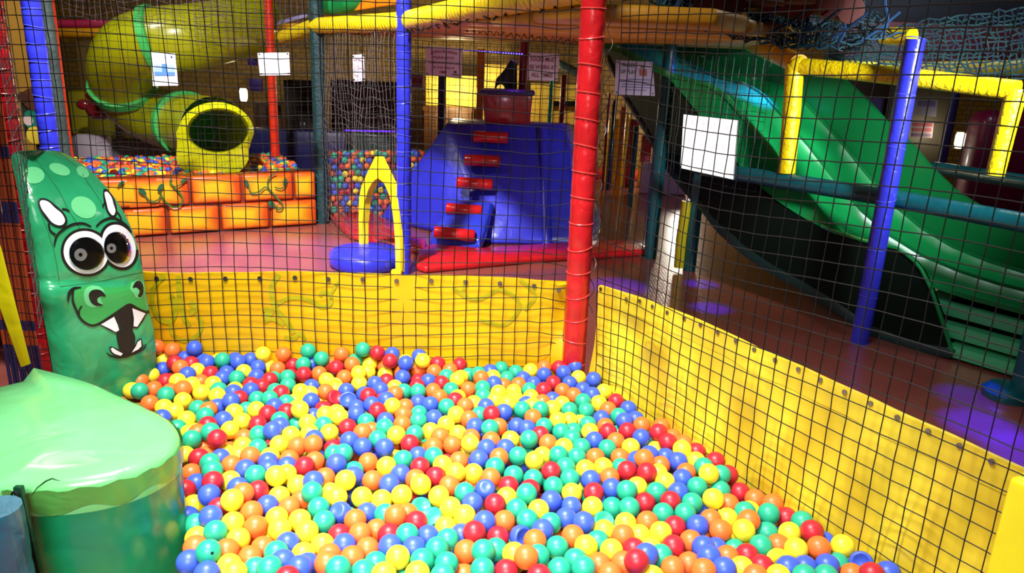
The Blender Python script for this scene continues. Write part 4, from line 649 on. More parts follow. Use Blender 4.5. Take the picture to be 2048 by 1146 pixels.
FILL_T = 'o,-1285,2556,493;g,-721,2531,473;o,513,2576,503;b,654,2403,500;g,348,2711,512;y,1121,2843,513;y,-750,2403,495;g,-1957,3929,485;r,-338,4004,476;g,-2402,3937,499;o,1232,2458,503;o,1639,2695,521;g,-937,2574,487;g,-566,2473,479;g,1774,2729,495;g,1085,2455,474;b,1769,2606,501;o,-230,2598,505;o,-1426,2608,489;o,-22,2513,487;g,1817,2461,481;b,-494,2708,472;y,-1231,2431,483;y,-2127,4050,529;o,1401,2418,482;y,-145,2520,502;r,547,2467,526;y,-946,2697,523;r,916,2405,490;g,1173,2692,484;b,-1042,2511,478;b,1273,2828,523;b,-1064,2718,484;g,925,2713,480;o,1514,2821,519;b,26,2720,477;y,87,2429,472;y,-786,2695,510;o,-2495,4491,516;g,257,4491,471;o,1916,2407,528;r,-2498,4210,498;b,586,2755,508;r,-1239,2691,474;b,-2267,4283,505;g,-1427,2733,497;b,419,2796,509;b,-611,2684,493;g,705,2521,500;b,-2256,3907,473;o,-410,2597,486;b,-317,2742,486;y,1422,2891,484;r,-2361,4958,483;o,-15,2865,473;b,919,2537,505;g,-1367,2441,527;y,-2466,4343,521;o,-1492,2422,471;r,206,2518,474;r,-2227,4100,491;y,-1153,2533,477;y,827,2865,509;g,230,2649,479;g,-431,2944,475;y,1545,2547,474;b,1987,2510,524;y,-2392,4095,510;b,253,2823,484;o,-257,2447,482;y,-143,2716,509;r,1878,2650,509;b,704,2819,473;b,1525,2683,474;y,1341,2690,525;y,113,2589,524;y,1516,2436,500;b,331,2487,475;b,597,2872,496;g,-2070,3907,492;r,-864,2455,512;g,1041,2647,471;o,1329,2577,514;y,1652,2569,507;r,763,2617,516;y,-417,2459,477;y,605,2639,500;y,1719,2921,477;g,1191,2979,483;y,-1314,3401,471;o,-2286,4582,478;b,-819,2801,496;r,249,2420,524;r,1638,2841,501;o,-164,3006,475;y,-553,2588,484;b,138,2730,503;b,375,2581,528;b,813,2496,517;o,1645,2428,501;b,-722,2904,475;b,1106,3788,484;g,918,4359,480;g,1010,2850,492;b,942,3011,483;g,-2303,4016,499;y,-587,2793,471;g,128,2960,472;r,-2492,4006,477;b,794,2733,520;o,-2256,4854,474;r,1442,2598,484;b,-2140,4171,489;r,-513,3622,478;g,-1906,4029,474;r,-1560,5091,496;g,-46,2649,527;b,1431,2749,495;y,-680,3940,471;b,238,3247,434;b,33,3031,422;y,-659,4121,427;b,-1033,4384,458;o,725,3554,431;y,830,3006,444;b,204,4394,439;g,-2144,4937,448;b,-634,4880,423;b,-971,2915,447;r,-978,3861,432;g,1053,3888,422;y,1049,3334,428;y,868,3517,422;y,-1768,4205,450;b,557,3081,443;r,-996,5021,442;g,-1321,4238,422;r,-2489,4924,425;b,-358,3121,456;o,724,3827,433;b,-64,3153,422;o,809,4427,438;b,483,4941,428;b,-1062,5118,425;r,-532,5106,427;r,432,2939,442;b,-403,4632,440;y,-1567,3534,436;y,-853,4956,428;o,-67,4214,440;r,-1541,3811,422;g,-91,4015,457;o,371,4170,429;r,-1613,4458,428;o,-974,3215,425;b,-223,4355,456;o,-183,4977,466;b,-1031,4808,436;y,-761,4414,425;y,-444,4100,421;b,110,3856,438;b,-1123,4072,438;o,1391,3175,425;g,-471,4767,425;o,1184,3132,427;y,-242,4169,432;b,99,4086,433;o,-774,5066,454;g,-1311,2814,452;r,-684,4493,439;o,-88,3484,421;y,-1139,3261,427;y,-701,2668,428;g,138,4191,442;o,1602,2949,437;b,-2411,4727,423;o,-276,4628,447;r,-1350,2977,439;b,-850,4495,436;y,147,2849,429;b,-1296,3853,424;o,-2417,4570,437;b,-131,4444,428;r,-447,3979,426;g,-1964,4811,424;r,-2213,4386,437;g,-184,4812,425;b,-931,3502,422;b,418,3132,424;r,-130,4696,446;b,-1024,2811,436;b,287,4282,452;y,-1329,3633,461;b,-1784,4338,430;o,1799,2837,472;o,-148,5161,433;y,70,3178,436;g,561,4325,423;g,-335,2520,421;b,-794,4035,446;g,490,4083,439;o,237,4668,444;y,437,3924,420;g,-12,4501,446;g,-395,3607,430;r,-1993,4604,434;g,35,3304,421;b,-841,3690,427;o,-367,4958,441;y,-2105,4667,436;r,-594,3177,430;y,-26,3601,430;o,-1055,4264,422;y,-305,3869,440;y,365,3365,433;g,263,3919,452;o,-912,4135,450;b,-403,4505,438;y,-1139,4903,422;y,-546,3515,440;g,-2039,4018,438;y,995,3505,430;o,161,3624,428;g,-1109,2407,423;r,-1367,4127,458;o,-576,4310,422;y,252,3097,431;g,-1826,4642,440;g,509,2827,426;b,-453,3240,421;y,1076,4030,426;y,-335,2874,460;b,931,3896,432;o,-411,5149,443;r,-223,3732,456;g,492,3807,422;g,760,4652,431;y,1151,3406,449;b,-157,2847,471;o,-1429,3061,426;o,373,4480,427;y,-1431,4961,441;g,-188,3431,428;y,-1300,4738,428;o,-287,4879,428;o,9,4624,440;r,-25,4878,428;o,140,3406,435;y,-750,4854,421;g,1461,3302,435;b,-1748,4449,426;y,-1248,4129,426;r,-1543,4942,423;o,-1251,3293,431;r,-1033,3044,439;g,-1411,4372,421;g,710,4222,425;b,255,5172,430;y,-479,4251,420;g,-41,3722,422;b,-1511,4808,429;y,-1477,3697,428;y,422,2412,453;o,918,2812,425;y,-1133,2886,425;y,-649,3057,428;y,675,3112,428;y,-709,3777,430;g,-297,3023,441;y,807,3904,452;y,-97,3282,429;g,-2394,4293,445;g,-846,3017,422;g,-1342,3172,449;b,837,3344,424;o,-1157,4767,431;b,-1408,3785,452;y,-295,3522,424;b,279,3626,438;b,-1462,4554,421;b,1025,4207,425;r,-365,4260,434;b,435,4314,435;r,-756,4598,422;o,-1113,3920,422;b,-2350,4184,446;b,1282,2917,443;y,-1029,3749,421;o,945,3393,442;g,-1553,4633,430;y,1575,3080,422;b,1881,2560,438;y,1237,3688,427;o,-473,4921,437;y,-989,2412,468;b,988,3177,447;g,46,4742,429;g,-1419,3268,434;b,-2297,4710,437;y,-2098,4357,433;b,296,4067,431;y,-1452,3399,421;b,-1163,3753,434;g,474,4749,424;b,-1358,4011,428;b,743,2684,427;b,-30,4105,432;g,-1947,4950,440;y,-1240,4629,421;o,-66,2428,428;o,822,2581,428;g,130,4632,450;r,-765,4268,420;y,1086,3076,443;b,-1721,4850,420;o,-1662,4139,421;b,1311,3488,432;o,-1041,4615,421;y,-947,4686,453;b,868,3194,432;b,334,3787,422;g,-2167,3977,431;r,1006,3695,458;y,-588,3719,423;g,-1284,5075,446;y,-1705,4600,431;g,738,4531,446;b,395,4647,433;y,-1428,2827,427;b,-1861,4438,430;g,373,5180,445;y,-2354,4392,476;y,-903,4335,421;g,1245,2762,425;o,72,4303,461;o,-1142,3450,424;b,377,5018,429;y,-941,3380,433;g,1414,3021,447;y,891,4050,426;y,684,4334,433;b,588,3190,445;o,-1622,4730,431;y,-443,2833,464;b,1433,3476,437;y,1248,3353,434;y,-586,3874,428;y,-1214,4297,424;g,466,2696,440;r,-372,3765,427;r,-666,4753,453;y,619,4744,422;y,-843,2580,420;g,37,5160,421;g,-809,3493,431;o,-2194,4764,430;y,-197,3146,427;g,-2198,4508,422;y,-333,4415,443;g,622,2548,421;y,1211,2604,421;g,735,2926,447;b,-176,4550,434;o,-1540,4342,423;y,295,2928,439;o,-1977,4111,423;o,605,2974,425;o,-920,2769,440;g,-1409,3525,423;b,764,2426,431;r,583,4508,431;b,-1749,5006,420;b,590,4865,421;b,593,3755,426;g,-2231,5030,433;b,831,4295,425;y,-19,3875,422;b,-1195,3620,429;g,882,3658,437;o,924,3764,428;b,-566,4434,427;o,-1125,4534,422;b,1076,2944,427;g,429,2558,426;g,1185,3569,429;o,-2108,4253,390;b,-412,3391,411;o,-1183,3149,396;o,1488,2900,391;y,-2494,4391,393;g,1756,2725,377;g,-1363,2509,376;g,1257,3037,414;g,1572,2624,377;o,277,3444,390;o,-1812,3892,392;r,-1672,3830,381;o,-668,3498,385;o,-728,3893,380;g,-1162,2664,381;b,-1355,4501,372;o,1436,2506,399;g,610,4035,383;r,-1182,5069,374;b,-1420,5058,375;r,-974,4011,372;o,-608,5035,382;r,-1248,4501,405;y,-1092,3580,372;r,-1458,4267,382;g,-575,3276,371;b,-227,3335,376;o,-771,4745,389;o,-824,2420,413;b,121,4523,418;o,943,2537,387;b,-1976,4293,387;g,1746,2562,377;o,98,2538,371;b,931,2927,404;g,164,5098,405;o,1526,3203,408;g,-84,3045,378;g,-967,2502,393;y,1618,2517,376;g,-853,3302,373;y,-143,3659,376;b,550,4653,400;y,313,4832,372;g,499,5086,375;o,629,2693,377;o,1282,2431,395;y,-1440,3880,391;o,1990,2526,399;r,-650,4618,374;o,576,3316,397;o,841,4142,388;r,-1459,4083,383;o,-74,2815,373;o,-2391,4090,382;y,1704,2844,382;r,-651,2860,392;o,412,3624,395;y,-444,3035,397;b,-224,4055,426;o,70,4429,377;b,1164,3759,377;y,-2450,5024,396;y,-485,2773,371;y,41,2900,374;y,-94,4973,394;r,-363,4754,375;r,317,2733,381;y,-1612,5086,376;b,103,3734,428;g,-709,3618,399;b,-1539,3969,405;y,1384,3621,383;y,-1041,4120,379;b,-989,2645,376;b,-373,2781,379;b,-1172,4420,374;b,745,3988,378;g,-450,2635,390;y,118,2655,405;o,1159,2477,378;g,-1436,4677,382;b,805,2858,385;o,1069,2759,372;g,-1561,4183,377;b,108,4959,413;y,-257,2807,385;r,598,2427,374;y,-1304,4377,371;b,273,4929,425;y,-1308,4923,396;g,-2313,4471,374;g,-490,4370,378;r,-833,2876,387;y,784,3103,375;g,1899,2661,386;b,213,2593,379;b,-779,4159,398;g,-1205,4011,387;r,193,4757,371;r,-2340,3981,382;y,-269,4538,374;b,-1318,2620,404;g,515,4189,389;g,-537,2905,419;y,-2381,4898,392;g,603,3532,397;g,-2096,5021,392;b,-203,2496,384;y,-679,3224,370;r,-272,2675,410;o,-864,4651,384;o,-247,5093,414;o,-211,3939,377;b,936,3075,393;g,-877,3872,386;y,-81,4778,381;y,-31,4348,404;g,-2072,4848,411;o,-1245,2928,371;b,-78,2532,377;b,-1336,3726,374;g,381,3241,396;r,742,3717,417;o,-1823,4112,416;g,-1014,4931,372;g,-879,4799,427;r,197,3777,384;o,-1902,4541,382;y,621,2832,382;y,-146,3805,401;o,-304,3261,405;g,-691,2451,390;g,394,3492,382;b,6,4017,373;b,-122,2642,378;y,756,3418,409;r,-1393,2402,404;r,1348,2591,386;b,-445,2406,371;y,230,2448,391;o,5,2653,382;y,-1831,4857,408;g,-533,4651,419;g,927,2657,381;r,83,3518,371;o,-1398,4832,391;g,-856,3174,377;b,-1190,2467,375;b,-716,3333,387;b,-186,2909,375;g,-2231,4206,399;g,173,3027,379;y,-1264,3540,380;b,1644,2727,387;g,1499,2743,376;y,141,3307,381;o,1369,2742,375;r,33,4238,373;y,-1083,2555,372;y,1155,3944,430;y,-1656,4265,388;o,-175,4281,376;o,-495,4551,386;b,-966,3633,392;b,-1752,4012,374;o,1666,3124,372;o,680,3258,379;b,-2013,4715,371;o,244,4146,372;g,-1905,4718,405;g,1299,3251,398;o,-2053,4507,398;o,-1241,4815,371;o,-1154,3036,370;r,-1011,4474,387;b,-567,4189,387;r,-1141,4169,384;y,-751,2800,380;g,1166,3255,377;b,-676,2569,378;b,-479,3828,378;b,-2073,4141,374;g,-2257,4072,383;r,-561,3983,375;g,-573,2513,373;g,-878,5087,384;r,-1603,3715,374;g,-1991,5064,423;y,1041,3764,370;o,1939,2413,381;y,-439,3494,377;y,167,3995,399;o,599,4974,376;g,192,2820,319;o,-604,2987,326;g,-840,4517,304;g,-190,4694,316;o,592,3854,305;o,-1392,2858,319;g,1356,3084,357;o,987,4105,331;y,1222,2847,315;g,-2209,5011,311;g,410,2848,336;y,485,4445,311;r,-79,5085,351;o,-903,3690,304;o,-492,3671,324;g,-2498,3936,301;y,868,2772,332;y,-1427,3561,302;y,81,3649,328;b,-825,4006,333;o,-1501,3386,321;g,562,3437,328;y,-49,2953,303;g,-2152,4575,340;g,-601,2416,319;y,553,4872,314;b,730,2605,336;b,-879,2797,304;b,119,2435,336;b,983,3263,302;o,-325,2937,308;y,1567,3048,304;y,391,5109,345;y,221,4339,303;b,-1751,4706,333;o,-2333,4274,310;y,-1265,4706,308;o,98,3154,309;b,-1295,5092,334;o,-193,3521,331;g,-1119,4929,313;b,-1109,4006,311;y,336,4362,308;y,-336,3698,324;b,-230,4116,300;y,-1629,4021,328;o,531,3675,314;o,275,3887,318;b,-1642,4755,304;g,-2137,4903,307;g,663,3635,339;y,-1578,4362,307;g,1109,2659,336;b,-1,4576,329;o,675,3776,331;g,-2036,4390,328;r,274,4502,360;y,1685,2947,326;g,-1313,3203,310;g,24,2797,320;b,-763,3556,306;g,536,3151,341;o,-1195,3335,301;g,394,4935,351;y,139,4571,316;r,-611,4507,336;b,721,2971,328;b,-971,3009,346;g,-410,4115,304;g,-1644,4541,320;b,869,3432,305;b,964,3965,310;o,-997,4635,316;y,-1064,4757,325;o,827,3719,319;r,25,4110,302;b,920,4229,339;o,709,4478,346;g,-2022,4067,307;g,-731,5112,354;o,-683,3738,315;o,-908,4793,305;o,701,4760,332;y,-552,4829,347;o,-664,3980,314;b,-834,3004,312;g,818,3825,351;o,-2169,4429,335;y,-1399,3987,319;o,1072,3588,345;y,-1240,3813,314;o,-608,4359,325;g,400,4028,341;g,1414,2415,301;o,-410,4525,315;y,-1328,3019,305;y,309,3137,307;b,-393,3894,340;g,-630,4744,334;b,-1524,4581,312;b,924,2437,333;y,1509,3389,332;y,1320,3454,318;o,-2334,4151,304;b,907,4442,312;y,381,4616,301;b,591,4386,308;g,-310,4432,314;y,1782,2464,307;o,-991,5096,326;o,-2315,4648,300;y,-1009,3383,330;b,-2227,3912,339;g,107,5141,314;o,-360,3114,317;o,-93,3309,300;b,841,3259,322;y,1096,4061,316;b,-889,2536,314;y,-977,3238,310;y,-270,3824,340;r,-1289,3956,328;r,356,3569,311;g,742,2451,311;r,1238,2643,310;g,-1393,2669,319;o,156,5022,304;g,504,2929,302;r,537,2576,314;y,-203,5037,307;b,350,3334,313;b,192,3428,306;b,-1542,3609,306;y,952,2870,309;y,-1727,5022,303;b,-1775,4561,320;y,-2207,4688,305;y,-734,4989,334;y,-2458,4227,338;y,-375,2684,311;y,430,2642,303;y,387,2412,329;o,1444,2599,327;g,520,3945,344;y,-268,3030,331;g,-1354,3412,345;y,-1431,3730,302;o,-1482,2472,342;g,310,2957,323;b,-1321,4074,343;o,1482,3151,317;g,-1915,5035,319;b,417,4216,309;g,1463,3017,336;b,-100,4009,339;y,584,4512,314;b,1194,3406,304;r,-571,3467,316;b,-990,4207,332;y,-876,5001,302;r,-167,2771,324;o,-507,2904,311;b,-1267,2548,309;y,-2316,4766,312;g,-880,2656,341;b,613,4187,317;g,-2019,3929,339;b,269,5040,328;g,-1633,4924,313;b,-1675,4417,315;o,-499,3153,323;b,-1928,4854,316;g,1215,3893,346;b,-1979,4191,326;o,-712,3129,314;b,-1519,4852,306;b,-50,3768,320;g,-1095,4571,320;o,-1437,3176,314;g,129,3895,326;g,-1285,2781,314;b,-1936,4643,324;r,1306,3705,330;o,-126,3143,300;g,-1080,3104,307;b,-484,5019,348;g,742,2746,308;y,1150,3000,348;o,-878,3438,329;o,505,3536,328;y,-300,4988,341;g,-1361,4984,308;y,397,3824,328;y,460,3376,347;b,799,4365,307;o,-1211,4328,310;y,711,3541,303;y,835,2515,310;g,112,4685,306;g,793,4217,304;b,-742,4081,327;b,-2398,4572,301;y,1671,2410,354;y,-475,3388,317;o,441,4736,307;b,-660,4256,345;y,-432,4890,310;b,-2,2410,302;r,-1135,2907,300;y,1443,2821,312;g,1040,3066,310;y,1071,2860,326;o,108,2708,304;o,-986,2770,329;y,849,3988,307;o,-23,3434,301;o,-1751,4224,335;y,-1439,4387,302;y,-1845,4305,335;o,-485,4695,309;r,-345,5133,318;o,1361,2908,345;o,-431,2545,325;g,1273,3561,303;g,-932,2908,314;b,-1875,3988,302;g,-979,4380,326;b,1035,2468,310;g,-1104,3721,324;o,452,3071,330;g,836,2644,302;o,-799,3800,309;y,-724,4847,304;y,-1080,4322,305;y,-1207,3447,315;y,1529,2437,356;y,-360,3340,316;o,270,4615,337;r,-316,2433,336;y,-144,2439,301;y,-112,3897,322;g,-1179,4095,304;b,974,3388,331;o,897,3630,306;y,-604,2655,358;g,64,4810,327;b,1604,3238,319;b,-1019,3912,329;g,-321,3995,348;y,952,3511,327;r,-801,4324,328;g,-1259,4213,329;b,227,3588,342;o,-2483,4705,334;y,-433,4239,312;g,494,2752,338;y,-155,4451,301;g,-2496,4045,329;r,1831,2810,333;y,1428,3307,323;b,288,4733,316;b,-2169,4294,300;o,-736,4441,310;g,1080,3413,305;y,678,4602,336;g,-32,3591,314;b,594,3019,304;b,-8,3225,345;y,151,4224,305;g,-618,2765,343;o,319,2624,342;o,-2463,4461,307;b,161,4886,330;y,-329,3575,301;b,-1581,3891,322;o,-98,4227,311;b,-650,3573,302;g,915,3166,326;y,-1538,5019,316;r,-1710,4843,302;o,231,2687,310;b,929,3843,320;o,252,3249,309;o,-942,3801,317;o,-2277,4893,347;g,721,4131,314;g,-38,4696,302;b,-278,3421,307;b,-229,5157,319;o,148,4079,301;b,-132,4559,326;g,-379,4645,307;b,-777,2520,351;g,699,3887,340;y,1109,3826,302;r,-2478,4915,314;y,-1083,3301,308;o,1440,3502,306;y,-79,4893,302;y,-721,2980,313;o,-870,4125,339;r,-273,4315,323'
# ------------------------------------------------------------------ painted brick barrier of the far pit
BA = Vector((-2.95, 5.25)); BB = Vector((-1.575, 6.035)); bd = (BB - BA).normalized(); bnn = Vector((bd.y, -bd.x))   # towards the viewer
def bar_s(px, py):
    q = gv(px, py, BA, BB); return (Vector((q.x, q.y)) - BA).dot(bd)
BL = (BB - BA).length
br = thing('brick_barrier', 'padded barrier painted as orange-yellow bricks with green vines, before the far ball pit', 'barrier', (BA.x, BA.y, 0))
mid = BA + bd * BL / 2
rotb = Matrix.Rotation(math.atan2(bd.y, bd.x), 3, 'Z')
MB().rbox((mid.x - bnn.x * .10, mid.y - bnn.y * .10, .21), (BL, .16, .425), .02, rot=rotb).build('foam_core', M('brown_red_joint', (122, 40, 14), .45, .2, 9), br)
def brick_mat(seed):
    m = bpy.data.materials.new('airbrushed_brick'); m.use_nodes = True; nt = m.node_tree; b = nt.nodes['Principled BSDF']; b.inputs['Roughness'].default_value = .38
    tc = nt.nodes.new('ShaderNodeTexCoord')
    vm = nt.nodes.new('ShaderNodeVectorMath'); vm.operation = 'SUBTRACT'; vm.inputs[1].default_value = (.5, .5, .5); nt.links.new(tc.outputs['Generated'], vm.inputs[0])
    va = nt.nodes.new('ShaderNodeVectorMath'); va.operation = 'ABSOLUTE'; nt.links.new(vm.outputs[0], va.inputs[0])
    sp = nt.nodes.new('ShaderNodeSeparateXYZ'); nt.links.new(va.outputs[0], sp.inputs[0])
    mxm = nt.nodes.new('ShaderNodeMath'); mxm.operation = 'MAXIMUM'; nt.links.new(sp.outputs[0], mxm.inputs[0]); nt.links.new(sp.outputs[2], mxm.inputs[1])
    n = nt.nodes.new('ShaderNodeTexNoise'); n.inputs['Scale'].default_value = 5; nt.links.new(tc.outputs['Object'], n.inputs['Vector'])
    ad = nt.nodes.new('ShaderNodeMath'); ad.operation = 'MULTIPLY_ADD'; ad.inputs[1].default_value = .22; nt.links.new(n.outputs[0], ad.inputs[0]); nt.links.new(mxm.outputs[0], ad.inputs[2])
    r = nt.nodes.new('ShaderNodeValToRGB'); e = r.color_ramp.elements
    e[0].position = .28; e[0].color = (*lin((224, 174, 18)), 1); e[1].position = .56; e[1].color = (*lin((198, 74, 10)), 1)
    nt.links.new(ad.outputs[0], r.inputs[0]); nt.links.new(r.outputs[0], b.inputs['Base Color'])
    return m
bm_ = brick_mat(1)
def pbrick(s0, s1, z0, z1, th=.03):
    m = MB(); m.rbox((0, 0, 0), (s1 - s0, th * 2, z1 - z0), .018, 3)
    vs = []
    for v in m.v:
        v = Vector(v); bul = (1 - (2 * v.x / (s1 - s0)) ** 2) * (1 - (2 * v.z / (z1 - z0)) ** 2)
        c = BA + bd * ((s0 + s1) / 2 + v.x) + bnn * (-.02 - v.y + (.018 * max(0, bul) if v.y < 0 else 0))
        vs.append(Vector((c.x, c.y, (z0 + z1) / 2 + v.z)))
    m.v = [tuple(q) for q in vs]
    return m.build('brick', bm_, br, smooth=60)
top_j = [0.0, .42] + [bar_s(px, py) for px, py in ((260, 390), (380.6, 380), (484, 375), (588, 370))] + [BL]
bot_j = [0.0, .25] + [bar_s(px, py) for px, py in ((240, 450), (337, 445), (441, 435), (540, 430))] + [BL]
for a, b in zip(top_j[:-1], top_j[1:]): pbrick(a + .011, b - .011, .224, .425)
for a, b in zip(bot_j[:-1], bot_j[1:]): pbrick(a + .011, b - .011, .012, .208)
vine_g = M('green_vine_print', (62, 104, 40), .4)
zb = lambda l: [(100 + x / 3.183, 280 + y / 3.183) for x, y in l]
def barsurf(px, py):
    q = gv(px, py, BA + bnn * .034, BB + bnn * .034); return q
for pts, w_ in (([(600, 345), (640, 390), (690, 380), (710, 330)], 2.0), ([(700, 340), (740, 400), (790, 430), (835, 410), (840, 360), (800, 310), (765, 270), (775, 240)], 2.4), ([(780, 300), (820, 290), (855, 265)], 1.5),
                ([(1262, 280), (1280, 335), (1330, 330), (1370, 300), (1400, 320)], 2.0), ([(1400, 330), (1385, 280), (1400, 235), (1440, 212)], 2.0), ([(1400, 320), (1450, 375), (1480, 410), (1470, 440), (1440, 440), (1445, 415)], 2.2), ([(1430, 300), (1470, 310), (1500, 285), (1495, 255)], 1.8),
                ([(430, 300), (450, 275), (470, 280)], 2)):
    print_stroke(br, zb(pts), w_ * .75, barsurf, vine_g, 'vine_stem')
def leaf(cx, cy, rx, ry, rot):
    L = [barsurf(*zb([p])[0]) for p in ell(cx, cy, rx, ry, rot, 14)]; c = barsurf(*zb([(cx, cy)])[0]) + Vector((bnn.x, bnn.y, 0)) * .004
    MB().add([c] + L, [(0, i + 1, (i + 1) % 14 + 1) for i in range(14)]).build('vine_leaf', M('dark_green_leaf', (34, 92, 58), .4), br)
for a in ((588, 330, 32, 17, .7), (702, 305, 30, 15, -1.1), (852, 258, 26, 11, -.5), (1252, 275, 24, 13, 1.2), (1497, 268, 26, 12, -1.3), (1410, 408, 26, 17, .5), (455, 275, 22, 12, -.6)): leaf(*a)
q = gz(243, 452)
tag(MB().rbox((q.x + .02, q.y - .06, .22), (.06, .05, .44), .02).build('foam_upright', M('maroon_vinyl', (120, 14, 26), .22, .4, 10, coat=.5)), 'short glossy maroon foam upright against the brick barrier, beside the dragon pad', 'post')

# ------------------------------------------------------------------ balls
BALLC = {'y': (248, 222, 50), 'o': (246, 112, 46), 'r': (182, 34, 48), 'b': (60, 90, 202), 'g': (38, 168, 130)}
BN = {'y': 'yellow', 'o': 'orange', 'r': 'red', 'b': 'blue', 'g': 'green'}
BM = {k: M(BN[k] + '_ball_plastic', c, .4, spec=.45) for k, c in BALLC.items()}
for k in BM:
    b = BM[k].node_tree.nodes['Principled BSDF']; b.inputs['Subsurface Weight'].default_value = .0
def ico_np(sub):
    b = bmesh.new(); bmesh.ops.create_icosphere(b, subdivisions=sub, radius=1); b.verts.index_update()
    v = np.array([p.co[:] for p in b.verts]); f = np.array([[p.index for p in q.verts] for q in b.faces]); b.free(); return v, f
ICO = {k: ico_np(k) for k in (2, 3)}
def ball_mass(name, P, C, r, sub, parent=None):
    """many balls as one mesh"""
    v, f = ICO[sub]; P = np.array(P); n = len(P)
    V = (P[:, None, :] + v[None] * r).reshape(-1, 3); F = (f[None] + (np.arange(n) * len(v))[:, None, None]).reshape(-1, 3)
    o0 = P.mean(0) * [1, 1, 0]; me = bpy.data.meshes.new(name); V = (V - o0) * S
    me.vertices.add(len(V)); me.vertices.foreach_set('co', V.ravel())
    me.loops.add(F.size); me.loops.foreach_set('vertex_index', F.ravel().astype(np.int32))
    me.polygons.add(len(F)); me.polygons.foreach_set('loop_start', np.arange(0, F.size, 3, dtype=np.int32))
    ks = list(BM); [me.materials.append(BM[k]) for k in ks]
    mi = np.repeat(np.array([ks.index(c) for c in C], dtype=np.int32), len(f)); me.polygons.foreach_set('material_index', mi)
    me.update(calc_edges=True); me.validate(); me.shade_smooth()
    o = bpy.data.objects.new(name, me); COL.objects.link(o); o['_o'] = tuple(o0); o.location = Vector(o0) * S; o['kind'] = 'stuff'
    return o
def unpack(t): return [(e[0], *[int(q) / 2000 for q in e[2:].split(',')]) for e in t.split(';')]
NEAR = unpack(NEAR_T); FILL = unpack(FILL_T)
BR_ = .0283
bmesh_of = {}
def ball_mesh(c, key, deform=None, sub=3):
    v, f = ICO[sub]; v = v.copy()
    if deform: v = deform(v)
    me = bpy.data.meshes.new('ball'); me.from_pydata((v * BR_ * S).tolist(), [], f.tolist()); me.materials.append(BM[c]); me.shade_smooth(); bmesh_of[key] = me; return me
for c in 'yorbg': ball_mesh(c, c)
def dent(nrm, depth, sharp=1.2, squash=None):
    n_ = np.array(nrm, float); n_ /= np.linalg.norm(n_)
    def d(v):
        h = v @ n_; k = np.clip((h - (1 - depth)) / depth, 0, 1)
        v = v - n_ * (2 * np.clip(h - (1 - depth), 0, 2) * .95)[:, None]
        if squash: 
            a, s_ = np.array(squash[0], float), squash[1]; a /= np.linalg.norm(a); v = v + a * ((v @ a) * (s_ - 1))[:, None]
        return v
    return d
def lens(n_, a, t=.62):
    n_ = np.array(n_, float); n_ /= np.linalg.norm(n_); a = np.array(a, float); a -= n_ * (a @ n_); a /= np.linalg.norm(a); c_ = np.cross(n_, a)
    def d(v):
        h = v @ n_; x = v @ a; y = v @ c_
        h2 = np.where(h > 0, -.10 + .18 * (1 - np.minimum(1, x * x + y * y)) * np.sign(y + .02), h * .95)
        k = 1 + .22 * np.sign(x) * np.clip(x, 0, 1) ** 2
        return n_ * (h2 * t / .62)[:, None] + a * (x * 1.12 * np.abs(k))[:, None] + c_ * (y * (1 - .42 * np.clip(x, 0, 1) ** 2))[:, None]
    return d
special = [  # photo pixel, deform, label, short name
 (695, 799, dent((0, -.55, .85), .75), 'blue ball caved in to an open cup, in the middle of the ball pit', 'the cup-shaped blue ball'),
 (669, 796, dent((.5, -.6, .6), .35, squash=((1, 0, .3), .9)), 'crumpled red ball touching the cup-shaped blue ball', 'the crumpled red ball'),
 (669, 771, dent((.2, -.7, .6), .6), 'crumpled yellow ball just behind the crumpled red one', 'the crumpled yellow ball'),
 (858, 1032, lens((-.35, -.35, .9), (-.8, -.25, -.3)), 'green ball crushed to a lemon-half shape, near the middle front of the pit', 'the lemon-half green ball'),
 (841, 1015, dent((.3, -.5, .8), .4), 'dented green ball touching the lemon-half green one', None),
 (1044, 1072, dent((.55, -.75, .35), .42), 'blue ball with a square dent facing the front', 'the square-dented blue ball'),
 (970, 979, dent((.1, -.6, .85), .16), 'blue ball with a shallow crease on top, left of a red ball', 'the right creased blue ball'),
 (681, 1025, dent((-.3, -.6, .8), .2), 'blue ball with a crease on top, near the left front of the pit', 'the left creased blue ball'),
 (1558, 1120, lens((.15, -.85, .5), (.95, .1, .35)), 'yellow ball squeezed flat into a lip shape, at the right front', 'the lip-shaped yellow ball'),
 (1720, 1126, dent((-.4, -.8, .5), .5), 'crumpled blue ball beside the yellow side panel, at the right front', 'the crumpled blue ball'),
 (1207, 1044, dent((.1, -.6, .8), .45), 'broken green ball with a jagged hole, half hidden among round ones', 'the broken green ball'),
]
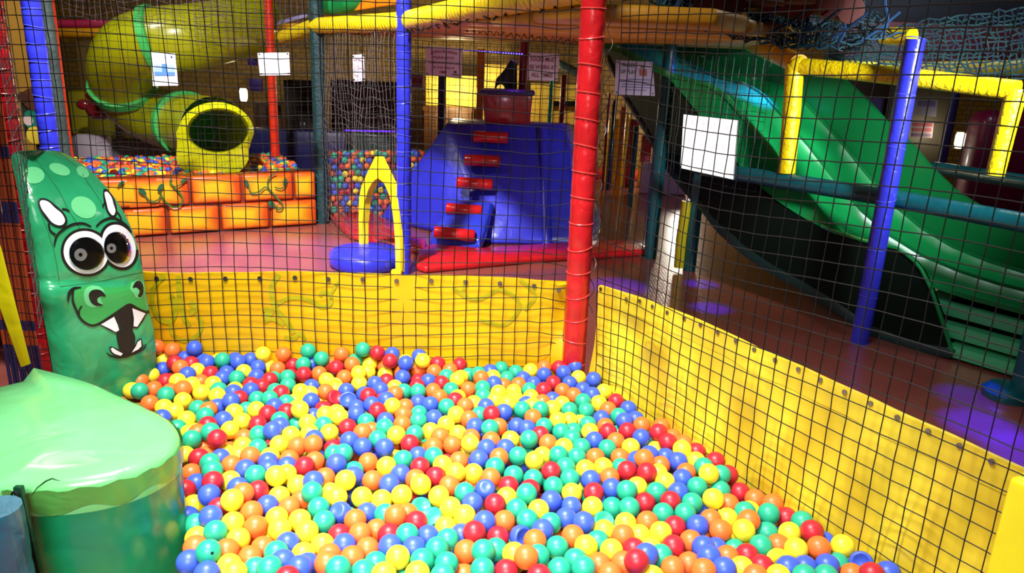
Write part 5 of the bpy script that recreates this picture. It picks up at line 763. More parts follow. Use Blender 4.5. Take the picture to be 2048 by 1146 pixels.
single = [
 (417, 1106, 'green ball with a small black hole, by the foam step at the lower left', 'the green ball with a hole'),
 (380, 1122, 'round blue ball nearest the foam step at the lower left', None),
 (394, 965, 'upper of the three blue balls in a row beside the foam step', None), (419, 991, 'middle of the three blue balls in a row beside the foam step', 'the blue trio beside the step'), (423, 1037, 'lowest of the three blue balls in a row beside the foam step', None),
 (396, 918, 'red ball right against the foam step, above the row of three blue balls', 'the red ball against the step'),
 (512, 982, 'red ball ringed by yellow ones, left half of the pit', 'the yellow-ringed red ball'), (606, 934, 'red ball left of centre among orange ones', 'the red ball among orange ones'),
 (819, 887, 'middle red ball of the pit, between yellow and orange balls, above a green one', 'the middle red ball'), (867, 913, 'green ball just below a red one in the middle of the pit', None),
 (1254, 941, 'left of the twin red balls that touch, right of centre', 'the twin red balls'), (1298, 947, 'right of the twin red balls that touch, right of centre', None),
 (1480, 985, 'lowest of the three red balls along the yellow side panel', 'the red trio by the side panel'), (1462, 947, 'middle of the three red balls along the yellow side panel', None), (1431, 922, 'topmost of the three red balls along the yellow side panel', None),
 (1624, 1064, 'red ball nearest the yellow side panel, between a yellow and an orange ball', 'the red ball nearest the panel'), (1548, 1008, 'orange ball resting against the yellow side panel', None),
 (1640, 1098, 'orange ball right of the large yellow one at the right front', None), (1677, 1123, 'green ball at the right front, left of the crumpled blue ball', None), (1686, 1094, 'yellow ball nearest the side panel, behind a green one', None),
 (1778, 1146, 'last blue ball at the far right, cut by the lower edge', None),
]
pix = []
for c, x, y, z in NEAR:
    d = Vector((x, y, z - EYE)); t = d.dot(FWD); pix.append((1024 + FPX * d.dot(RGT) / t, 573 - FPX * d.dot(UPV) / t, t))
order = sorted(range(len(NEAR)), key=lambda i: pix[i][2])
def nearest(x, y): return min((i for i in range(len(NEAR))), key=lambda i: (pix[i][0] - x) ** 2 + (pix[i][1] - y) ** 2)
own = {}; marks = []
for n_, (x, y, fn, lab, short) in enumerate(special):
    i = nearest(x, y); own[i] = (lab, ball_mesh(NEAR[i][0], 's%d' % n_, fn)); marks.append((i, short))
for x, y, lab, short in single:
    i = nearest(x, y)
    if i not in own: own[i] = (lab, None); marks.append((i, short))
marks = [q for q in marks if q[1]]
chosen = list(own)
for i in order:
    if len(chosen) >= 300: break
    if i not in own: chosen.append(i)
cs = set(chosen)
NUMW = {1: 'one', 2: 'two', 3: 'three', 4: 'four', 5: 'five', 6: 'six', 7: 'seven', 8: 'eight'}
DIRW = ['right of', 'behind and right of', 'behind', 'behind and left of', 'left of', 'before and left of', 'in front of', 'before and right of']
taken = set(q[0] for q in own.values())
def ball_label(i):
    c, x, y, z = NEAR[i]
    for j, short in sorted(marks, key=lambda q: (NEAR[q[0]][1] - x) ** 2 + (NEAR[q[0]][2] - y) ** 2):
        dx, dy = x - NEAR[j][1], y - NEAR[j][2]; d = math.hypot(dx, dy) / (2 * BR_); n = int(round(d))
        if n > 8: break
        dw = DIRW[int(round(math.atan2(dy, dx) / (math.pi / 4))) % 8]
        l = ('%s ball touching %s, %s it' % (BN[c], short, dw.replace(' of', ' of')) if n <= 1 else '%s ball %s ball widths %s %s' % (BN[c], NUMW[n], dw, short))
        if l not in taken: return l
    return None
for i in chosen:
    c, x, y, z = NEAR[i]; lab, me = own.get(i, (None, None))
    if not lab: lab = ball_label(i) or 'plain round %s ball in the front half of the ball pit' % BN[c]
    taken.add(lab)
    o = bpy.data.objects.new('pit_ball', me or bmesh_of[c]); COL.objects.link(o); o.location = Vector((x, y, z)) * S
    o['category'] = 'ball'; o['group'] = 'plastic balls of the near ball pit'; o['label'] = lab
    if 'small black hole' in lab:
        d_ = (Vector((0, 0, EYE)) - Vector((x, y, z))).normalized(); t_ = (d_ + RGT * .32 - UPV * .1).normalized()
        h = MB().lathe(t_ * BR_ * .985, [(.0035, 0), (.0034, .0006)], 10, 0, t_)
        ho = h.build('hole', ink_p, None, origin=(0, 0, 0)); ho.parent = o; ho.location = (0, 0, 0)
rest = [i for i in range(len(NEAR)) if i not in cs]
tag(ball_mass('pit_balls', [NEAR[i][1:] for i in rest] + [q[1:] for q in FILL], [NEAR[i][0] for i in rest] + [q[0] for q in FILL], BR_, 3), 'mass of mixed coloured balls filling the back half and depths of the near pit', 'balls')
# far pit: balls behind the barrier and piled behind the net beside the blue ramp
rnd = random.Random(11); FP = []; FC = []
for k in range(30):
    for j in range(22):
        s_ = -.1 + k * .056 + (j % 2) * .028; t_ = .225 + j * .047
        c = BA + bd * (s_ + rnd.uniform(-.012, .012)) - bnn * (t_ + rnd.uniform(-.01, .01))
        if (c.xy - Vector((-2.02, 6.02))).length < .26 and c.y < 6.3: continue
        FP.append((c.x, c.y, .375 + rnd.uniform(-.015, .015) + .02 * (t_ - .1))); FC.append(rnd.choice('yyooorbbgg'))
PA = Vector((-1.50, 6.18)); PB = Vector((-.62, 6.62)); pd_ = (PB - PA).normalized(); pn_ = Vector((-pd_.y, pd_.x))
for k in range(18):
    for j in range(11):
        for l in range(2):
            c = PA + pd_ * (k * .054 + (j % 2) * .027 + rnd.uniform(-.008, .008)) + pn_ * (.04 + l * .05 + rnd.uniform(0, .02) + j * .004)
            FP.append((c.x, c.y, .03 + j * .05 + rnd.uniform(-.008, .008))); FC.append(rnd.choice('yooorrbbbgg'))
tag(ball_mass('pit_balls', FP, FC, .0283, 2), 'small mixed balls of the far ball pit behind the painted brick barrier', 'balls')

# ------------------------------------------------------------------ spiral tube slide
tub = M('lime_tube_plastic', (176, 178, 18), .3, var=.15, vscale=1.2, coat=.2); flg = M('green_flange', (70, 190, 96), .35); mouth_m = M('bright_lime_plastic', (206, 208, 20), .3, coat=.2)
MY = 5.98
ts = thing('tube_slide', 'lime yellow spiral tube slide with green flanges, its open mouth over the far ball pit', 'slide', gz(430, 420))
path = [gy(436, 262, 6.12), gy(415, 256, 6.5), gy(360, 246, 6.95), gy(300, 226, 7.15), gy(256, 190, 7.05), (gy(240, 140, 6.85)), gy(262, 100, 6.65), gy(310, 82, 6.6), gy(380, 74, 6.7), gy(440, 64, 7.0), gy(520, 40, 7.5)]
rr_ = .262
cat = []
for i in range(len(path) - 1):
    p0, p1, p2, p3 = path[max(i - 1, 0)], path[i], path[i + 1], path[min(i + 2, len(path) - 1)]
    for k in range(5):
        t = k / 5; cat.append(.5 * ((2 * p1) + (p2 - p0) * t + (2 * p0 - 5 * p1 + 4 * p2 - p3) * t * t + (3 * p1 - p0 - 3 * p2 + p3) * t ** 3))
cat.append(path[-1])
MB().tube(cat[2:22], rr_, 28, False).build('tube_section', tub, ts, smooth=60)
MB().tube(cat[22:36], rr_, 28, False).build('tube_section', tub, ts, smooth=60)
MB().tube(cat[35:], rr_, 28, False).build('tube_section', tub, ts, smooth=60)
def flange(i):
    d = (cat[min(i + 1, len(cat) - 1)] - cat[i - 1]).normalized()
    MB().lathe(cat[i] - d * .02, [(rr_ + .002, -.02), (rr_ + .026, -.012), (rr_ + .026, .052), (rr_ + .002, .06)], 32, 0, d).build('flange', flg, ts, smooth=50)
for i in (9, 22, 35): flange(i)
# flared mouth: rim ring and apron
def mloop(kx, ky, Y, n=32):
    return [gy(x, y, Y) for x, y in ell(436, 262, 62 * kx, 45 * ky, 0, n)]
def outer(Y, k=1.0):
    L = []
    for a in [2 * math.pi * q / 32 for q in range(32)]:
        ca, sa = math.cos(a), math.sin(a)
        x = 432 + 76 * k * ca; y = 268 - (62 * k if sa < 0 else 0) * -sa if False else 266 + 62 * k * sa
        if sa > 0: y = 266 + 84 * min(1, sa * 1.15); x = 428 + (76 - 5 * sa) * k * ca * (1 if abs(ca) < .2 else 1)
        if sa > .3 : x = 425 + 72 * math.copysign(min(1, abs(ca) * 1.25), ca)
        L.append(gy(x, y, Y))
    return L
MB().loft([outer(MY), mloop(1.02, 1.02, MY - .05), mloop(.98, .98, MY - .02), mloop(.92, .92, MY + .45), ], True, False).loft([outer(MY), outer(MY + .10, .99), mloop(1.1, 1.2, MY + .5)], True, False).build('mouth', mouth_m, ts, smooth=50)
# ------------------------------------------------------------------ things behind the far pit
q = gy(250, 295, 7.6)
tag(MB().rbox((q.x, q.y, q.z - .12), (1.1, .16, .42), .04).build('padded_wall', M('grey_padded_vinyl', (126, 122, 128), .5, .2, 8)), 'low grey padded wall behind the far ball pit, left of the tube mouth', 'wall pad')
q = gy(188, 292, 7.4)
tag(MB().rbox((q.x, q.y, q.z - .1), (.32, .1, .42), .03).build('wall_cushion', M('pale_lilac_vinyl', (206, 192, 206), .5)), 'pale lilac cushion leaning at the left end of the grey padded wall', 'cushion')
q = gy(184, 228, 7.7)
tag(MB().rbox((q.x, q.y, q.z), (.44, .12, .44), .16, 4).build('foam_pad', M('olive_vinyl', (170, 160, 30), .45)), 'olive yellow foam pad with rounded shoulders behind the far pit at the left', 'pad')
q = gy(196, 208, 7.1)
fg = thing('foam_figure', 'shiny maroon vinyl figure with a round head and stubby arms, left of the tube slide', 'figure', (q.x, q.y, q.z - .14))
mv = M('shiny_maroon_vinyl', (128, 24, 34), .15, .3, 10, coat=.8)
MB().ico((q.x, q.y, q.z + .07), .1, 2, (1, .7, .75)).build('head', mv, fg)
MB().ico((q.x, q.y, q.z - .05), .12, 2, (1, .7, .8)).build('torso', mv, fg)
for s_ in (-1, 1): MB().ico((q.x + s_ * .12, q.y - .02, q.z - .04 - .03 * s_), .055, 2, (1.2, .8, .9)).build('arm', mv, fg)
q = gy(322, 256, 7.3)
tag(MB().hull([(q.x - .12, q.y, q.z + .06), (q.x - .12, q.y, q.z - .06), (q.x + .14, q.y, q.z - .06), (q.x - .12, q.y + .2, q.z + .06), (q.x - .12, q.y + .2, q.z - .06), (q.x + .14, q.y + .2, q.z - .06)], .012).build('foam_wedge', redor_v), 'small red-orange foam wedge under the tube slide', 'wedge')
q = gy(570, 292, 8.2)
tag(MB().rbox((q.x, q.y, q.z - .1), (1.3, .14, .56), .05).build('padded_wall', navy_v), 'deep blue padded wall behind the far ball pit, right of the tube mouth', 'wall pad')
bfr = thing('bar_frame', 'frame with a pink and an amber padded bar high behind the tube slide', 'frame', gy(165, 250, 7.6))
for px in (114, 214):
    q = gy(px, 52, 7.62); MB().tube([(q.x, q.y, 0), (q.x, q.y, .8), (q.x, q.y, q.z)], .022, 10).build('upright', M('blackish_wood', (40, 26, 18), .6), bfr)
for (px, py, w_, h_, mat, lab, Y) in ((165, 48, 105, 16, M('pink_vinyl', (196, 40, 88), .4), 'pink padded bar high at the left behind the tube slide', 7.6), (160, 66, 105, 18, M('amber_vinyl', (232, 160, 20), .35, .3, 10), 'amber padded bar under the pink one, left of the tube slide', 7.5)):
    a = gy(px - w_ / 2, py, Y); b = gy(px + w_ / 2, py, Y)
    MB().tube([a, lerp(a, b, .1), lerp(a, b, .9), b], [h_ * .0022, h_ * .0025, h_ * .0025, h_ * .0022], 14).build('padded_bar', mat, bfr)
# dark timber fittings against the back wall
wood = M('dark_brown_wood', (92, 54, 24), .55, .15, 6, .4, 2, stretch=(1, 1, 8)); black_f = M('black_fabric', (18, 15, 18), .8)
def cabinet(px0, px1, py0, py1, Y, mat, lab, cat='cabinet', name='timber_cabinet'):
    a = gy(px0, py0, Y); b = gy(px1, py0, Y); c = gy((px0 + px1) / 2, py1, Y); c.z = 0; w_ = abs(b.x - a.x); h = a.z - c.z
    t = thing(name, lab, cat, (c.x, Y, c.z))
    MB().rbox(((a.x + b.x) / 2, Y + .12, (a.z + c.z) / 2), (w_, .24, h), .01).build('carcass', mat, t)
    for s_ in (-1, 1): d_ = MB().rbox(((a.x + b.x) / 2 + s_ * w_ * .24, Y - .012, (a.z + c.z) / 2), (w_ * .44, .02, h * .9), .006).build('door', mat, t); MB().rbox(((a.x + b.x) / 2 + s_ * w_ * .05, Y - .03, (a.z + c.z) / 2), (.015, .02, .1), .004).build('handle', steel, d_)
    return t
cabinet(508, 560, 205, 272, 8.9, wood, 'dark timber cabinet between the tube mouth and the thin red post')
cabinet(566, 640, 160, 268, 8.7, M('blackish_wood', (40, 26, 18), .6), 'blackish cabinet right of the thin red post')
cabinet(660, 800, 160, 262, 8.6, M('deep_brown_wood', (44, 24, 18), .6), 'deep brown cabinet behind the netting between the teal and blue posts')  # very dark plain brown wood
cabinet(844, 948, 212, 262, 9.3, wood, 'brown timber counter under the bright back wall')
cabinet(150, 196, 82, 180, 9.2, M('khaki_panel', (150, 120, 60), .6), 'khaki wall cupboard behind the tube slide at the left')
q = gy(178, 110, 9.86)
tag(MB().rbox(q, (.2, .06, .22), .01).build('loudspeaker', black_f), 'small black wall box left of the tube slide', 'speaker')
# padded dark green box; glowing strips paint the violet highlight on its edges
q = gy(742, 285, 7.1)
gb = thing('foam_box', 'dark green foam box with a painted violet highlight along its top, behind the yellow arch', 'box', (q.x, q.y, q.z - .4))
MB().rbox((q.x, q.y + .2, q.z - .17), (.44, .4, .5), .03).build('foam_body', M('bottle_green_vinyl', (12, 44, 32), .4), gb)
violet_e = M('violet_highlight', (96, 30, 255), emit=1.6)  # glow painted in for a highlight, not a lamp
MB().tube([gy(690, 261, 7.0), gy(790, 263, 7.0)], .007, 6).build('glow_strip', violet_e, gb)
MB().tube([gy(716, 309, 7.0), gy(770, 309, 7.0)], .005, 6).build('glow_strip', violet_e, gb)

# ------------------------------------------------------------------ blue disc and yellow arch
D0 = gz(734, 515, .05); DR = .245
dc = thing('foam_disc', 'round blue vinyl foam disc on the floor at the foot of the yellow arch', 'disc', (D0.x, D0.y, 0))
MB().lathe((D0.x, D0.y, 0), [(DR - .012, .002), (DR, .014), (DR, .08), (DR - .014, .096), (DR * .5, .104), (0, .108)], 40).build('foam_body', blue_v, dc, smooth=50)
for a in (0.4, 1.9, 3.5, 5.0):
    MB().tube([(D0.x, D0.y, .1085), (D0.x + DR * .9 * math.cos(a), D0.y + DR * .9 * math.sin(a), .0985)], .002, 5).build('welded_seam', blue_v, dc)
A0 = gz(724, 492, .09); A1 = gz(795, 543, .02)
AA = Vector((A0.x, A0.y)); AB = Vector((A1.x, A1.y))
aw = lambda px, py: gv(px, py, AA, AB)
outl = [(718, 492), (717, 440), (718, 395), (723, 372), (736, 342), (746, 322), (752, 309), (758, 322), (770, 348), (784, 376), (795, 402), (799, 450), (801, 500), (801, 545)]
inl = [(724, 492), (724, 450), (728, 408), (736, 380), (746, 362), (756, 356), (768, 366), (779, 392), (786, 430), (790, 480), (791, 545)]
def resample(l, n):
    L = [Vector(p) for p in l]; d = [0]
    for a, b in zip(L[:-1], L[1:]): d.append(d[-1] + (b - a).length)
    return [Vector((np.interp(d[-1] * i / n, d, [p.x for p in L]), np.interp(d[-1] * i / n, d, [p.y for p in L]))) for i in range(n + 1)]
ro, ri = resample(outl, 40), resample(inl, 40)
an = Vector((AB - AA).normalized()); an = Vector((-an.y, an.x, 0)) * .05
fo = [aw(*p) for p in ro]; fi = [aw(*p) for p in ri]
m = MB(); m.loft([fo, fi, [p + an for p in fi], [p + an for p in fo], fo], False, False)
m.add([fo[0], fi[0], fi[0] + an, fo[0] + an], [(0, 1, 2, 3)]); m.add([fo[-1], fi[-1], fi[-1] + an, fo[-1] + an], [(3, 2, 1, 0)])
arc = thing('pointed_arch', 'yellow pointed foam arch standing on the blue disc beside the blue post', 'arch', (A1.x, A1.y, 0))
m.build('arch_frame', M('arch_yellow_vinyl', (240, 218, 30), .35, .4, 12, .1, 5), arc, smooth=40)
MB().rbox(gz(793, 548, .03), (.07, .05, .06), .015).build('foot', yel_v, arc)

# ------------------------------------------------------------------ blue climbing ramp
tl, tr_ = gy(893, 247, 6.35), gy(1128, 250, 6.25)
rz_ = tl.z
F0, F1 = gz(884, 470, 0), gz(985, 490, 0)
ramp = thing('climbing_ramp', 'big blue foam climbing ramp with five red rungs, under the yellow deck', 'ramp', (0, 6, 0))
base = [F0, F1, gz(1163, 492, 0), Vector((.75, 6.4, 0)), Vector((.7, 7.1, 0)), Vector((-1.0, 7.1, 0)), gz(757, 440, 0)]
top = [tl, tr_, Vector((.46, 6.9, rz_)), Vector((-.6, 6.9, rz_))]
MB().hull(base + [p + Vector((0, 0, .05)) for p in base[:3]] + top, .03).build('foam_body', M('royal_blue_vinyl', (44, 48, 206), .38, .3, 9, .2, 4, coat=.1), ramp, smooth=30)
# projecting foot slab under the rungs
f0, f1 = gz(858, 492, .0), gz(962, 503, .0); 
g0, g1 = gy(905, 400, 5.74), gy(985, 405, 5.70)
MB().hull([f0, f1, f0 + Vector((.01, .02, .09)), f1 + Vector((-.01, .02, .09)), g0, g1, g0 + Vector((.05, .3, -.1)), g1 + Vector((.05, .3, -.1)), Vector((f0.x, f0.y + .5, 0)), Vector((f1.x, f1.y + .5, 0))], .02).build('foot_slab', M('glossy_blue_vinyl', (44, 62, 206), .2, .5, 14, .2, 5, coat=.6), ramp, smooth=30)
for (xa, ya, xb, yb_, Y) in ((868, 464, 950, 472, 5.44), (892, 417, 964, 423, 5.66), (913, 365, 986, 370, 5.84), (929, 320, 1001, 323, 6.0), (947, 273, 1016, 276, 6.14)):
    a = gy(xa, ya, Y); b = gy(xb, yb_, Y); r_ = .045; d_ = (b - a).normalized()
    MB().tube([a, a + d_ * .008, b - d_ * .008, b], [r_ * .8, r_, r_, r_ * .8], 18).build('rung', red_v, ramp, smooth=50)
for (px0, py0, px1, py1, Y0, Y1) in ((1088, 258, 1094, 490, 6.2, 5.66),):
    MB().tube([gy(px0, py0, Y0), gy(px1, py1, Y1)], .04, 12).build('corner_roll', M('royal_blue_vinyl', (44, 48, 206), .38), ramp, smooth=60)
# red hopper on top with a dark funnel behind
hop = thing('foam_hopper', 'dark red tapered foam hopper on top of the blue ramp', 'hopper', gy(1015, 245, 6.5))
c0 = gy(1015, 245, 6.5); c1 = gy(1016, 186, 6.5)
MB().hull([Vector((c0.x + sx * .185, c0.y + sy * .16, c0.z)) for sx in (-1, 1) for sy in (-1, 1)] + [Vector((c1.x + sx * .2, c1.y + sy * .18, c1.z)) for sx in (-1, 1) for sy in (-1, 1)], .015).build('hopper_body', dred_v, hop, smooth=30)
MB().rbox((c1.x, c1.y, c1.z + .01), (.44, .40, .03), .012).build('rim', navy_v, hop)
fu = thing('funnel', 'dark angular chute with a round hole, standing behind the red hopper', 'chute', gy(1010, 185, 6.9))
MB().poly3([gy(978, 240, 6.9), gy(1034, 240, 6.9), gy(1034, 128, 6.9), gy(1022, 118, 6.9), gy(1008, 140, 6.9), gy(992, 158, 6.9)], (0, .15, 0), .01).build('chute_body', M('black_blue_plastic', (18, 28, 48), .4), fu)
MB().lathe(gy(1001, 177, 6.88), [(.034, 0), (.034, .006)], 20, 0, (0, -1, 0)).build('lit_hole', M('lit_yellow', (255, 222, 90), emit=.9), fu)

# ------------------------------------------------------------------ red padded floor mats
def floor_mat(name, pts, h, mat, lab):
    return tag(MB().prism([tuple(gz(x, y, 0).xy) for x, y in pts], .002, h, .018, 2).build(name, mat, smooth=50), lab, 'mat')
floor_mat('floor_mat', [(655, 438), (747, 434), (790, 460), (852, 492), (850, 512), (740, 490), (700, 480)], .05, red_v, 'red padded floor mat behind the blue disc, at the left of the ramp')
floor_mat('floor_mat', [(832, 542), (836, 512), (862, 500), (958, 508), (1165, 494), (1300, 490), (1300, 512), (1060, 528), (850, 548)], .05, red_v, 'long red padded floor mat along the foot of the blue ramp')
# ------------------------------------------------------------------ upper deck
dk = thing('play_deck', 'low yellow play deck overhead with padded yellow edges and orange-yellow panels underneath', 'deck', (0, 5, 1.46))
amber = M('amber_panel_vinyl', (206, 150, 22), .45, .35, 6, .3, 2.5, alt=(176, 116, 20), stretch=(.5, 2, 1))
ptB = Vector((-.70, 4.77, 1.535)); ptT = Vector((-1.56, 6.13, 1.52)); ptR = gy(545, 82, 7.3); ptC = Vector((.235, 2.68, 1.62)); ptE = gy(478, 92, 8.6)
# underside panels: overlapping padded boards running across
edgeL = [(ptC.y, ptC.x), (ptB.y, ptB.x), (ptT.y, ptT.x), (ptR.y, ptR.x)]; 
edgeR = [(2.7, .62), (4.45, 1.62), (8, 1.7)]
yy = 2.75
k = 0
while yy < 7.6:
    y1 = yy + .40
    def xl(y): return interp(y, [e[0] for e in edgeL], [e[1] for e in edgeL])
    def xr(y): return interp(y, [e[0] for e in edgeR], [e[1] for e in edgeR])
    zz = 1.505 - .008 * (k % 2) - (.0 if yy < 5 else .02)
    MB().prism([(xl(yy + .01), yy + .01), (xr(yy + .01), yy + .01), (xr(y1 - .01), y1 - .01), (xl(y1 - .01), y1 - .01)], zz, zz + .06, .02, 2).build('deck_board', amber, dk, smooth=50)
    yy = y1; k += 1
edge_y = M('deck_edge_yellow', (236, 206, 22), .36, .5, 16, .15, 6, coat=.1)
for a, b in ((ptB, ptT), (ptT, ptR), (ptR, ptE), (ptB + Vector((.04, -.02, .01)), ptC)):
    pad_beam('edge_roll', None, None, [a, b], .058, edge_y, .045, parent=dk) if False else pad_beam('edge_roll', None, [a, b], .058, edge_y, .045, parent=dk)
# black lacing under the edge rolls
for a, b in ((ptB, ptT), (ptB, ptC)):
    n = 60; pts = [lerp(a, b, i / n) + Vector((.02 * math.sin(i * 2.1), .02 * math.cos(i * 2.1), -.05 + .018 * math.sin(i * 2.6))) for i in range(n + 1)]
    MB().tube(pts, .0035, 5).build('lacing_cord', black_cord, dk)
# sagging lacing below the deck between the posts
n = 70; pts = [lerp(gy(824, 38, 4.9), gy(1170, 86, 4.4), i / n) + Vector((0, .03 * math.cos(i * 1.9), .018 * math.sin(i * 2.3) - .05 * math.sin(math.pi * i / n) * .3)) for i in range(n + 1)]
MB().tube(pts, .003, 5).build('lacing_cord', black_cord, dk)
q = gy(712, 8, 6.3)
tag(MB().tube([gy(655, 12, 6.4), gy(690, 8, 6.3), gy(745, -8, 6.1)], .075, 16).build('foam_roll', M('kelly_green_vinyl', (30, 150, 78), .35, .3, 18)), 'green foam roll lying on the deck above the teal post', 'roll')
tag(MB().rbox(gy(650, 30, 6.5), (.14, .12, .09), .02).build('foam_block', ora_v), 'small orange foam block at the deck edge beside the teal post', 'block')
tag(MB().hull([gy(708, 22, 5.9), gy(800, 8, 5.4), gy(800, -20, 5.4), gy(730, -8, 5.9), gy(708, 22, 6.1), gy(800, 8, 5.6), gy(730, -8, 6.1)], .01).build('foam_wedge', ora_v), 'orange foam ramp on the deck behind its yellow edge', 'wedge')
tag(MB().hull([gy(550, 52, 7.2), gy(615, 34, 6.5), gy(615, 26, 6.5), gy(560, 40, 7.2), gy(550, 52, 7.4), gy(615, 34, 6.7)], .005).build('deck_pad', M('lilac_vinyl', (150, 146, 206), .4)), 'lilac pad lying on the deck behind the thin red post', 'pad')

# ------------------------------------------------------------------ fine nets farther back
def plane_net(A, B, z0, z1, cell, r, mat, lab, jit=.004, seed=1, grp='nets of the far play area', sag=.0, wav=0.):
    A = Vector(A); B = Vector(B); L = (B - A).length; nu = int(L / cell); nv = int((z1 - z0) / cell); d = (B - A).normalized(); nn = Vector((-d.y, d.x))
    def f(i, j):
        p = A + d * (i * L / nu); z = z0 + j * (z1 - z0) / nv; o = wav * math.sin(i * .5) * math.sin(j * .35)
        return Vector((p.x + nn.x * o, p.y + nn.y * o, z - sag * math.sin(math.pi * i / nu) + wav * .6 * math.sin(i * .8 + j)))
    return tag(net_mb(f, nu, nv, r, jit, 3, False, seed=seed).build('safety_net', mat, smooth=60), lab, 'net', grp)
fine_c = M('fine_black_net', (26, 22, 22), .5); grey_c = M('fine_grey_net', (84, 74, 76), .5); green_c = M('fine_dark_green_net', (10, 60, 50), .5)
plane_net((-2.9, 5.32), (-1.58, 6.07), .42, 1.66, .05, .0016, fine_c, 'fine dark net above the painted brick barrier', seed=21)
plane_net((-1.54, 6.08), (-.74, 4.80), .05, 1.5, .056, .0018, grey_c, 'sagging grey net between the teal post and the blue post', seed=22, wav=.02, sag=.04)
plane_net(PA.xy, PB.xy, .02, 1.45, .05, .0014, grey_c, 'fine grey net holding back the far pit balls beside the blue ramp', seed=23)
plane_net((-1.25, 7.15), (1.35, 7.25), .4, 1.45, .06, .0022, fine_c, 'fine dark net behind the blue ramp and the red hopper', seed=24)
GA = Vector((2.22, 3.64)); GD = Vector((.64, -.77)).normalized(); GN = Vector((.77, .64))
def gp(s, W=0.0): return GA + GD * s + GN * W
n0 = gp(-1.95, -.03); n1 = gp(-1.22, -.03)
plane_net(n0, n1, .66, 1.42, .05, .0017, green_c, 'fine dark green net along the near side of the slide, behind the blank white card', seed=25)
plane_net((-2.6, 6.4), (-1.75, 7.3), 1.35, 2.0, .05, .0022, M('mauve_net', (120, 96, 110), .5), 'mauve net tunnel above the tube slide', seed=26, wav=.03)
plane_net((-3.6, 6.35), (-2.3, 6.3), 1.5, 2.0, .05, .0022, M('mauve_net', (120, 96, 110), .5), 'mauve net sheet in front of the upper tube slide', seed=27, wav=.03)

# ------------------------------------------------------------------ green wave slide
sl = thing('wave_slide', 'wide glossy green two-lane wave slide at the right, dark green flank towards the ball pit', 'slide', (1.6, 4.6, 0))
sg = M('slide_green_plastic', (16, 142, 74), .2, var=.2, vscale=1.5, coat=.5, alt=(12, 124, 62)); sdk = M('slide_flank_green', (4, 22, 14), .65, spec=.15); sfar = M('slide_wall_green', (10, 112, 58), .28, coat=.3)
steal = M('slide_hull_teal', (8, 42, 42), .45)
bedS = [-2.7, -2.4, -2.2, -1.95, -1.7, -1.57, -1.42, -1.2, -1.0, -.8, -.6, -.4, -.2, 0, .4, .8]
bedZ = [1.52, 1.40, 1.33, 1.26, 1.225, 1.175, 1.06, .89, .715, .555, .44, .365, .325, .305, .295, .29]
nS = [-2.7, -2.3, -1.99, -1.84, -1.73, -1.29, -1.09, -.94, -.75, -.51, -.34, -.23]
nZ = [1.46, 1.40, 1.27, 1.16, 1.07, .72, .62, .565, .51, .46, .40, .355]
fS = [-2.7, -2.02, -1.29, -1.1, -.93, -.76, -.64, -.47, -.31, .1, .8]; fZ = [1.75, 1.52, 1.32, 1.19, 1.05, .94, .83, .71, .64, .56, .54]
ss = [-2.7 + .05 * i for i in range(71)]
bz = lambda s: interp(s, bedS, bedZ)
def V3(s, W, z): q = gp(s, W); return Vector((q.x, q.y, z))
def lane(W0, W1):
    rows = []
    for s in ss:
        z = bz(s); r_ = []
        for k in range(9):
            t = k / 8; W = lerp(W0, W1, t); r_.append(V3(s, W, z + .05 * abs(2 * t - 1) ** 3.2 - .03))
        rows.append(r_)
    return rows
for a, b in ((.06, .44), (.46, .84)):
    MB().loft(lane(a, b), False).build('slide_lane', sg, sl, smooth=60)
for W in (.05, .45, .85):
    MB().loft([[V3(s, W - .014, bz(s) + .012) for s in ss], [V3(s, W - .009, bz(s) + .034) for s in ss], [V3(s, W + .009, bz(s) + .034) for s in ss], [V3(s, W + .014, bz(s) + .012) for s in ss]], False).build('lane_ridge', sfar if W != .05 else sg, sl, smooth=60)
MB().loft([[V3(s, .865, bz(s) + .0) for s in ss], [V3(s, .89, interp(s, fS, fZ)) for s in ss], [V3(s, .93, interp(s, fS, fZ)) for s in ss], [V3(s, .94, max(0.0, bz(s) - .16)) for s in ss]], False).build('side_wall', sfar, sl, smooth=50)
n2 = [s for s in ss if s <= -.2]
MB().loft([[V3(s, .045, bz(s) + .02) for s in n2], [V3(s, .03, lerp(bz(s), min(bz(s), interp(s, nS, nZ)), .5)) for s in n2], [V3(s, .014, min(bz(s), interp(s, nS, nZ))) for s in n2]], False).build('side_wall', sg, sl, smooth=50)
# dark flank: upper edge follows the side wall, lower edge is the curved hull
low = [(1215, 120), (1250, 200), (1290, 265), (1322, 324), (1376, 392), (1408, 427), (1432, 460), (1477, 502), (1536, 543), (1595, 576), (1655, 612), (1735, 668), (1820, 700), (1903, 716)]
upn = [(1205, 95), (1260, 100), (1336, 154), (1368, 195), (1394, 226), (1440, 293), (1497, 359), (1551, 404), (1595, 430), (1655, 462), (1736, 487), (1800, 501), (1838, 534), (1861, 580), (1884, 645), (1905, 710)]
gA, gB = gp(0), gp(-1)
def flank_pt(x, y):
    W = 0
    for _ in range(24):
        q = gv(x, y, gp(0, W), gp(-1, W)); s = (q.xy - GA).dot(GD); W = .6 * W + .4 * max(0, -1.35 - s) * .40
    return q
LO = [flank_pt(x, y) for x, y in resample(low, 44)]; UP = [flank_pt(x, y) for x, y in resample(upn, 44)]
off = Vector((GN.x, GN.y, 0)) * .05
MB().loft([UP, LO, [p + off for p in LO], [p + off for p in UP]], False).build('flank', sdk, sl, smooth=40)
hl = MB().loft([[p + Vector((-GN.x, -GN.y, 0)) * .012 for p in LO], [p + Vector((-GN.x, -GN.y, 0)) * .022 + Vector((.012, 0, .03)) for p in LO], [p + Vector((-GN.x, -GN.y, 0)) * .012 + Vector((.02, 0, .055)) for p in LO]], False)
